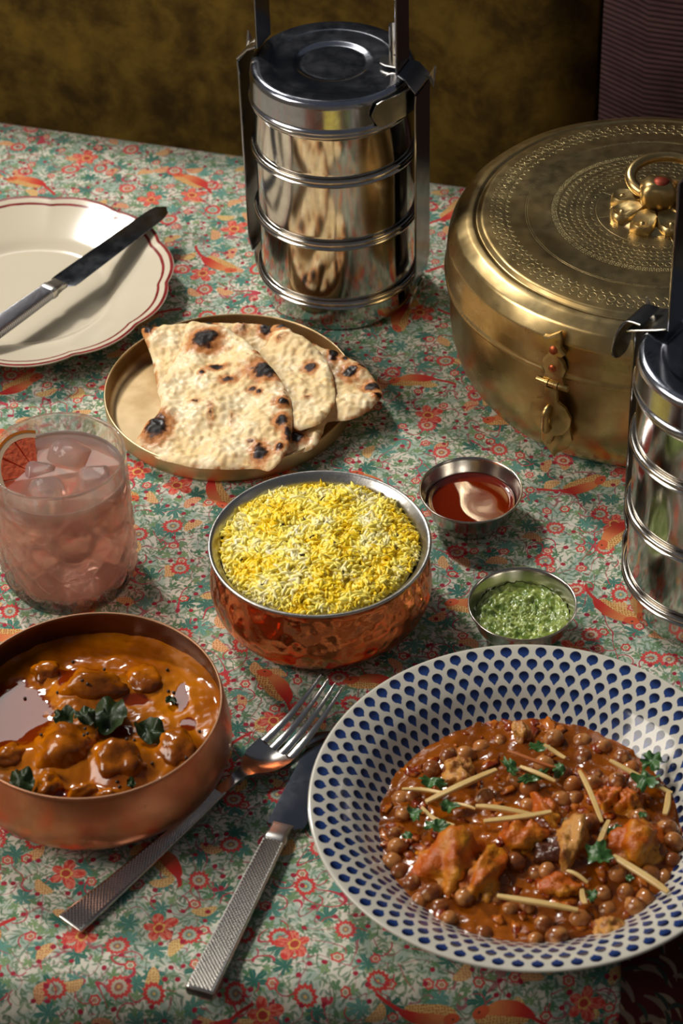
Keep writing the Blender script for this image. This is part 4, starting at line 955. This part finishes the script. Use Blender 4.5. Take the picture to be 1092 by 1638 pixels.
for i, (sx, sy) in enumerate(CUR_SD):
    o = mus if i == 0 else mus.copy()
    if i: C.objects.link(o)
    x, y = sx / 1000, sy / 1000; z = cur_z(x, y)
    for cx, cy, rx, ry, h in CUR_CH:
        d = math.hypot((x * 1000 - cx) / rx / .92, (y * 1000 - cy) / ry / .9)
        if d < 1: z = max(z, 0.0345 + h * .95 / 1000 * math.sqrt(1 - d * d))
    o.location = cc + Vector((x, y, z + 0.0004)); tag(o, 'tiny black mustard seed, ' + sides(sx, sy, AN2, used_m), 'seed', 'mustard seeds in the orange curry')

# chickpea curry
kc = Vector((0.0878, -0.2629, T))
gr = Mat('red_brown_gravy', spec=0.5); _o = gr.obj(); _n = gr.noise(_o, 110, 5, 0.65); _n1 = gr.noise(_o, 34, 3)
_c = gr.mix(gr.smooth(_n1, 0.35, 0.65), '#964e08', '#743803'); _c = gr.mix(gr.smooth(_n, 0.55, 0.72) * 0.6, _c, '#8d4a0c'); gr.set('color', _c); gr.set('rough', 0.13)
gr.set('normal', gr.bump(gr.noise(_o, 170, 4, 0.55), 0.4, 0.0014))
def gr_z(x, y):
    X, Y = x * 1000, y * 1000; z = 15.8 + 1.3 * fnoise(X * 0.10, Y * 0.10, 7.0, 4)
    for sx, sy, rx, ry, h in CK:
        d = math.hypot((X - sx) / rx, (Y - sy) / ry); z += h * 0.22 * math.exp(-d ** 2)
    r = math.hypot(X, Y); return (z - max(0, r - 70) * 0.12) / 1000
g = pool('gravy', 0.0762, gr_z, gr, kc, 90, 240); tag(g, 'glossy red-brown gravy in the blue patterned bowl', 'gravy', kind='stuff')
bits = []; rb_ = random.Random(11)
for i in range(170):
    a = rb_.uniform(0, 2 * PI); r = 0.073 * math.sqrt(rb_.random()); x, y = r * math.cos(a), r * math.sin(a); s_ = rb_.uniform(0.0008, 0.0030)
    vs_, fs_ = blob(s_ * rb_.uniform(1, 2.2), s_, s_ * 0.32, 0.45, 1.6, i, 1 if s_ < 0.0014 else 2, rb_.uniform(0, PI), 0.12); bits.append(move((vs_, fs_), (x, y, gr_z(x, y) + s_ * 0.05)))
bm_ = Mat('onion_tomato_bits', rough=0.2); bm_.set('color', bm_.mix(bm_.smooth(bm_.noise(bm_.obj(), 140, 3), 0.42, 0.6), '#7a2804', '#b5631a')); bm_.set('normal', bm_.bump(bm_.noise(bm_.obj(), 400, 3), 0.4, 0.0008))
mesh('onion_bits', join(*bits), bm_, g)['kind'] = 'stuff'
ck2 = Mat('stewed_chicken', spec=0.4); _o = ck2.obj(); _n = ck2.noise(_o, 100, 5, 0.65); _n1 = ck2.noise(_o, 36, 3)
_c = ck2.mix(ck2.smooth(_n1, 0.42, 0.60), '#b05208', '#d08a20'); _c = ck2.mix(ck2.smooth(_n, 0.56, 0.68) * 0.85, _c, '#5e1e04'); ck2.set('color', _c); ck2.set('rough', 0.3); ck2.set('normal', ck2.bump(ck2.noise(_o, 130, 5, 0.65), 0.8, 0.002))
ck3 = Mat('pale_shredded_chicken', spec=0.4, coat=0.3, sss=0.1, ssss=0.002); _o = ck3.obj(); _n = ck3.noise(_o, 110, 5, 0.65)
ck3.set('color', ck3.mix(ck3.smooth(_n, 0.42, 0.62), '#c48a3c', '#8a4410')); ck3.set('rough', 0.4); ck3.set('normal', ck3.bump(ck3.noise(_o, 150, 5, 0.7), 0.9, 0.002))
ckd = Mat('dark_seared_chicken', spec=0.5, coat=0.4, rough=0.35); ckd.set('color', ckd.mix(ckd.noise(ckd.obj(), 120, 4), '#2a1408', '#6b3210')); ckd.set('normal', ckd.bump(ckd.noise(ckd.obj(), 150, 4), 0.8, 0.002))
cn = ['small yellow-orange chicken chunk left of the top ginger sticks', 'largest orange-red chicken chunk at the lower left', 'orange chicken chunk in the centre', 'pale shredded chicken chunk right of the centre', 'orange chicken chunk at the right', 'pale chicken bit at the front right rim of the gravy', 'brown chicken chunk touching the largest one on its right', 'brown lump among chickpeas at the upper right', 'small pale orange chicken bit at the back', 'brown chicken lump right of the upper ginger', 'dark seared chicken skin in the middle', 'flat brown piece beside the two middle chickpeas', 'low ragged brown lump below the seared skin']
for i, (sx, sy, rx, ry, h) in enumerate(CK):
    m_ = {3: ck3, 5: ck3, 10: ckd, 0: ck3, 8: ck3}.get(i, ck2)
    vf = blob(rx / 1000 * .95, ry / 1000 * .95, h / 1000 * 0.9, 0.22, 1.6, i + 20, 4, 0.5 * math.sin(i * 1.9), 0.15)
    o = mesh('chicken_chunk', vf, m_, loc=kc + Vector((sx / 1000, sy / 1000, 0.0158))); tag(o, cn[i] + ' in the chickpea curry', 'chicken', 'chicken chunks in the chickpea curry')
pea = Mat('cooked_chickpea', spec=0.5); _o = pea.obj(); _oi = pea.node('ObjectInfo'); _r = V(pea, _oi.outputs['Random'])
_n = pea.noise(_o, 260, 3); _c = pea.mix(_r, '#a3602a', '#c08a50'); _c = pea.mix(pea.smooth(pea.noise(_o, 130, 3) + (_r - 0.5) * 0.35, 0.42, 0.58) * 0.85, _c, '#6e2e0a'); pea.set('color', _c); pea.set('rough', 0.2); pea.set('normal', pea.bump(_n, 0.2, 0.001))
ANCH = [(c_[0], c_[1], n_) for c_, n_ in zip(CK, ['the small yellow chunk', 'the largest chicken chunk', 'the centre chicken chunk', 'the pale shredded chunk', 'the right chicken chunk', 'the pale front chunk', 'the narrow brown chunk', 'the upper right lump', 'the small back chunk', 'the far right lump', 'the dark seared skin', 'the flat brown piece', 'the ragged front lump'])]
ANCH += [((q[0] + q[2]) / 2, (q[1] + q[3]) / 2, n_) for q, n_ in zip(GINGER, ['the longest ginger stick', 'the level middle ginger', 'the crossing ginger stick', 'the far left ginger', 'the curved ginger sliver', 'the short left ginger', 'the thin top ginger', 'the steep ginger stick', 'the long upper right ginger', 'the short rim ginger', 'the short steep ginger', 'the wide front ginger', 'the long front ginger', 'the thin short ginger', 'the stained back ginger', 'the short back ginger', 'the upright ginger bit'])]
used_p = set()
def pea_mesh(seed):
    out = []
    for p in ico(3)[0]:
        d = 1 + 0.05 * noise.noise(p * 2 + Vector((seed, 0, 0)))
        d += 0.22 * math.exp(-((p - Vector((0.95, 0, 0.2)).normalized()).length / 0.32) ** 2)
        d -= 0.10 * math.exp(-(p.y / 0.12) ** 2) * max(0, p.x) * (1 if p.z > -0.5 else 0)
        out.append((p.x * d * 0.0048, p.y * d * 0.0044, p.z * d * 0.0043))
    return out, ico(3)[1]
proto = [mesh('chickpea', pea_mesh(s_), pea) for s_ in range(3)]
rr_ = random.Random(3)
for i, (sx, sy) in enumerate(CHICKPEAS):
    x, y = sx / 1000, sy / 1000
    if math.hypot(x, y) > 0.0735: k_ = 0.0725 / math.hypot(x, y); x *= k_; y *= k_
    o = proto[i] if i < 3 else proto[i % 3].copy()
    if i >= 3: C.objects.link(o)
    z = gr_z(x, y) + rr_.uniform(-0.0030, 0.0010)
    o.location = kc + Vector((x, y, z)); o.rotation_euler = (rr_.uniform(-.6, .6), rr_.uniform(-.6, .6), rr_.uniform(0, 6.28)); s_ = rr_.uniform(0.9, 1.25); o.scale = (s_, s_, s_)
    tag(o, 'brown chickpea in the gravy, ' + sides(sx, sy, ANCH, used_p), 'chickpea', 'chickpeas in the gravy')
gin = Mat('ginger_stick', rough=0.42, sss=0.2, ssss=0.002, coat=0.2); gin.set('color', gin.mix(gin.noise(gin.obj(), 150, 3), '#e2c684', '#c9a05a'))
gin2 = Mat('stained_ginger_stick', rough=0.4, coat=0.3); gin2.set('color', gin2.mix(gin2.noise(gin2.obj(), 150, 3), '#b5692a', '#984a18'))
gl = ['long thick ginger stick at the upper left, slanting up to the right', 'ginger stick in the left middle lying level', 'ginger stick crossing below the level one, tilted up to the right', 'ginger sliver at the far left rim of the gravy', 'curved ginger sliver below the long upper left stick', 'short ginger sliver right of the curved one', 'thin ginger stick at the top centre slanting down right', 'ginger stick standing steeply right of centre', 'long ginger stick at the upper right over coriander', 'short ginger stick at the right end of the long upper right one', 'short steep ginger stick above the wide front stick', 'wide ginger stick at the right front slanting down right', 'long ginger stick lying level near the front', 'thin short ginger sliver right of centre front', 'thin sauce-stained ginger sliver at the back', 'short ginger stick at the back beside a coriander leaf', 'small upright ginger bit at the right front']
for i, (x0, y0, x1, y1, w) in enumerate(GINGER):
    a = Vector((x0 / 1000, y0 / 1000, 0)); b = Vector((x1 / 1000, y1 / 1000, 0)); L = (b - a).length; w = w / 1000 * 1.15; mid = (a + b) / 2
    zc = 0.0205 + (0.0035 if i in (1, 2, 0, 7, 8, 10, 11) else 0.0015) + (0.002 if i == 2 else 0)
    bend = (0.0010 if i in (4, 3) else 0.0002) * (1 if i % 2 else -1); secs = []
    for k in range(9):
        u = k / 8; taper = 0.8 + 0.2 * math.sin(PI * u) - (0.12 if k in (0, 8) else 0)
        secs.append([((u - 0.5) * L, bend * math.sin(PI * u) * 2 + yy, zz + 0.0010 * math.sin(PI * u + i)) for yy, zz in rrect(w * taper, w * 0.62 * taper, 1, 0.2)])
    o = mesh('ginger_stick', loft(secs), gin2 if i in (14,) else gin, loc=kc + Vector((mid.x, mid.y, zc)), sharp=40); d_ = b - a; o.rotation_euler = (0, 0.05 * math.sin(i * 1.7), math.atan2(d_.y, d_.x))
    tag(o, gl[i], 'ginger', 'ginger sticks on the chickpea curry')
cor = Mat('coriander_leaf', rough=0.4, coat=0.25); cor.set('color', cor.mix(cor.noise(cor.obj(), 200, 3), '#123a1a', '#47742f')); cor.set('normal', cor.bump(cor.noise(cor.obj(), 300, 3), 0.4, 0.0008))
col_ = ['coriander leaf at the back beside a short ginger stick', 'coriander leaf at the top centre standing upright', 'narrow coriander leaf at the upper left', 'coriander leaf beside the curved ginger sliver', 'coriander leaf left of the curved ginger sliver', 'larger coriander leaf below the curved ginger sliver', 'tiny coriander bit at the left', 'long coriander sprig at the top centre', 'coriander bit right of the top centre sprig', 'coriander leaf at the upper right rim', 'coriander leaf under the long upper right ginger stick', 'dark coriander clump at the right centre', 'small coriander bit above the pale chicken', 'coriander bit beside the short steep ginger stick', 'coriander bit below the dark clump', 'tiny coriander bit on the centre chicken', 'tiny coriander bit near the right chicken chunk', 'tiny coriander stem bit at the lower right']
for i, (sx, sy, rx, ry) in enumerate(CORI):
    o = leaf('coriander_leaf', rx / 1000, ry / 1000 * 0.85, cor, kc + Vector((sx / 1000, sy / 1000, 0.0215 + (0.004 if i in (9, 10, 11) else 0.0010))), 0.4 * math.sin(i * 2.0), (5, 3, 0, 5, 3, 5, 0, 0, 3, 5, 5, 5, 3, 0, 3, 0, 0, 0)[i], i + 31, 0.38, 0.14)
    tag(o, col_[i], 'herb', 'coriander leaves on the chickpea curry')

# ---------------- dips
oil = Mat('red_brown_oil', color='#7c2208', rough=0.03, trans=0.35, ior=1.45, coat=1.0, coatr=0.02)
def oz(x, y): return 0.0132 + 0.0007 * math.exp(-((math.hypot(x, y) - 0.0246) / 0.0012) ** 2) - 0.0004 * math.exp(-((math.hypot(x - .006, y + .002)) / 0.01) ** 2)
o = pool('chilli_oil', 0.0252, oz, oil, (0.0742, -0.0098, T), 30, 96); tag(o, 'clear red-brown sauce in the upper steel cup', 'sauce', kind='stuff')
grn = Mat('green_chutney', rough=0.28, coat=0.4, coatr=0.15, sss=0.1, ssss=0.002); _o = grn.obj(); _n = grn.noise(_o, 160, 4, 0.6)
grn.set('color', grn.mix(grn.smooth(_n, 0.35, 0.68), '#66802e', '#a5b45a')); grn.set('normal', grn.bump(grn.noise(_o, 320, 3), 0.4, 0.001))
def cz(x, y): return 0.0138 + 0.0022 * fnoise(x * 190, y * 190, 3.3, 4) + 0.0008 * fnoise(x * 500, y * 500, 1.1, 2)
o = pool('green_chutney', 0.0254, cz, grn, (0.0962, -0.1073, T), 60, 140); tag(o, 'chunky green herb chutney in the lower steel cup', 'sauce', kind='stuff')

# ---------------- pink drink in a cut glass
gc = (-0.1535, -0.0480, T)
glass_m = Mat('clear_cut_glass', color=(1, 1, 1, 1), rough=0.0, trans=1.0, ior=1.48)
_tb = glass_m.node('BsdfTransparent'); _ms = glass_m.node('MixShader'); _ms.inputs[0].default_value = 0.42
glass_m.l.new(glass_m.p.outputs[0], _ms.inputs[1]); glass_m.l.new(_tb.outputs[0], _ms.inputs[2]); glass_m.l.new(_ms.outputs[0], glass_m.n['Material Output'].inputs[0])
gt = thing('tumbler', 'cut glass tumbler of pink iced drink at the left edge', 'glass', gc)
op = []
for i in range(71):
    z = 0.088 * i / 70; R = 0.0330 + 0.0058 * math.sin(min(1, z / 0.016) * PI / 2) if z < 0.016 else 0.0388 - 0.0012 * ((z - 0.016) / 0.072)
    op.append((R, z))
def cut(a, r, z):
    if r < 0.03 or z > 0.056: return 1
    fade = min(1, max(0, (0.056 - z) / 0.010)) * min(1, max(0, (z - 0.001) / 0.003))
    g1 = abs(math.sin(7 * a + z * 175)); g2 = abs(math.sin(7 * a - z * 175)); g3 = abs(math.sin(14 * a)) if z < 0.015 else 1
    d = max(0, 1 - g1 / 0.42) + max(0, 1 - g2 / 0.42) * 0.9 + max(0, 1 - g3 / 0.4) * 0.5
    return 1 - 0.055 * fade * min(1.3, d)
prof = [(0, 0.0), (0.028, 0.0)] + op + [(0.0372, 0.0886), (0.0364, 0.0884), (0.0358, 0.086), (0.0360, 0.06), (0.0352, 0.03), (0.0335, 0.0115), (0.030, 0.0062), (0, 0.0056)]
vf, _ = lathe(prof, 280, lambda a, r, z: cut(a, r, z) if r > 0.0361 or z < 0.0115 and r > 0.0336 and r < 0.0361 and False else 1)
mesh('glass', vf, glass_m, gt)
drink = Mat('cloudy_pink_drink', color='#ffc2ac', rough=0.0, trans=0.80, ior=1.34, sss=0.6, ssss=0.03)
drink.p.inputs['Subsurface Radius'].default_value = (1.0, 0.45, 0.35)
dp = [(0, 0.0058), (0.0300, 0.0064), (0.0337, 0.0120), (0.0354, 0.03), (0.0362, 0.06), (0.0361, 0.0762), (0.0352, 0.0753), (0.0335, 0.0750), (0, 0.0750)]
vf, _ = lathe(dp, 120); o = mesh('pink_drink', vf, drink, loc=gc); tag(o, 'cloudy pink grapefruit drink filling the cut glass tumbler', 'drink', kind='stuff')
ice = Mat('clear_ice', color=(1, 0.97, 0.95, 1), rough=0.06, trans=0.9, ior=1.36); ice.set('normal', ice.bump(ice.noise(ice.obj(), 160, 3), 0.5, 0.0015))
il = ['ice cube floating at the front of the drink, beside the grapefruit', 'ice cube floating at the back of the drink', 'ice cube at the right of the glass near the rim', 'ice cube lying lower in the front middle of the glass', 'ice cube sunk at the right, below the others', 'ice cube floating beside the grapefruit slice towards the back', 'ice cube deepest in the drink near the bottom of the glass']
for i, (x, y, z, s_, e) in enumerate(((-0.006, -0.014, 0.069, 0.0095, (0.3, 0.2, 0.4)), (0.004, 0.016, 0.070, 0.0105, (0.2, 0.5, 1.1)), (0.0195, -0.004, 0.0705, 0.0085, (0.6, 0.1, 0.2)), (0.006, -0.019, 0.046, 0.0095, (0.5, 0.7, 0.3)), (0.019, 0.006, 0.047, 0.0095, (0.1, 0.4, 0.9)), (-0.012, 0.004, 0.0685, 0.0085, (0.7, 0.3, 0.1)), (-0.008, -0.012, 0.034, 0.0088, (0.4, 0.9, 0.5)))):
    secs = []
    for k in range(9):
        u = -1 + k / 4; q = s_ * (1 - 0.22 * abs(u) ** 6)
        secs.append([(a_ * q / s_ + 0.0006 * noise.noise(Vector((a_ * 300, b_ * 300, u + i))), b_ * q / s_, u * s_) for a_, b_ in rrect(2 * s_, 2 * s_, 4, 0.22)])
    o = mesh('ice_cube', loft(secs), ice, loc=Vector(gc) + Vector((x, y, z)), sharp=50); o.rotation_euler = e; tag(o, il[i], 'ice', 'ice cubes in the pink drink')
# grapefruit half slice
p1 = Vector((-0.1690, -0.0190, T + 0.0810)); p2 = Vector((-0.1655, -0.0660, T + 0.0560))
ey = (p1 - p2).normalized(); ex = Vector((-0.72, 0, 0.52)); ex = (ex - ey * ex.dot(ey)).normalized(); ez = ex.cross(ey)
gf = thing('grapefruit_slice', 'red grapefruit slice with orange rind in the pink drink', 'fruit', (0, 0, 0))
mid = (p1 + p2) / 2; gf.matrix_world = Matrix(((ex.x, ey.x, ez.x, mid.x), (ex.y, ey.y, ez.y, mid.y), (ex.z, ey.z, ez.z, mid.z), (0, 0, 0, 1)))
RG = (p1 - p2).length / 2
def ringsec(r0, r1, a0, a1, t, n=24):
    return loft([[(r0 * math.cos(a), r0 * math.sin(a), -t), (r1 * math.cos(a), r1 * math.sin(a), -t), (r1 * math.cos(a), r1 * math.sin(a), t), (r0 * math.cos(a), r0 * math.sin(a), t)] for a in [a0 + (a1 - a0) * k / n for k in range(n + 1)]])
rind = Mat('orange_rind', color='#dd7a1c', rough=0.4, coat=0.2); pith = Mat('pale_pith', color='#f3d4ae', rough=0.6)
flesh = Mat('red_flesh', rough=0.2, coat=0.5); flesh.set('color', flesh.mix(flesh.noise(flesh.obj(), 320, 3), '#ee4a24', '#fb8a5c')); flesh.set('normal', flesh.bump(flesh.noise(flesh.obj(), 350, 3), 0.6, 0.001))
mesh('rind', ringsec(RG - 0.0016, RG, -PI / 2, PI / 2, 0.0032), rind, gf, smooth=False)
mesh('pith', ringsec(RG - 0.0045, RG - 0.0016, -PI / 2, PI / 2, 0.0031), pith, gf, smooth=False)
for k in range(5):
    a0 = -PI / 2 + PI * k / 5 + 0.035; a1 = a0 + PI / 5 - 0.07
    mesh('segment', ringsec(0.0022, RG - 0.0048, a0, a1, 0.0034, 8), flesh, gf, smooth=False)
print('objects', len(bpy.data.objects), 'tris', sum(len(o.data.polygons) for o in bpy.data.objects if o.type == 'MESH') * 2)
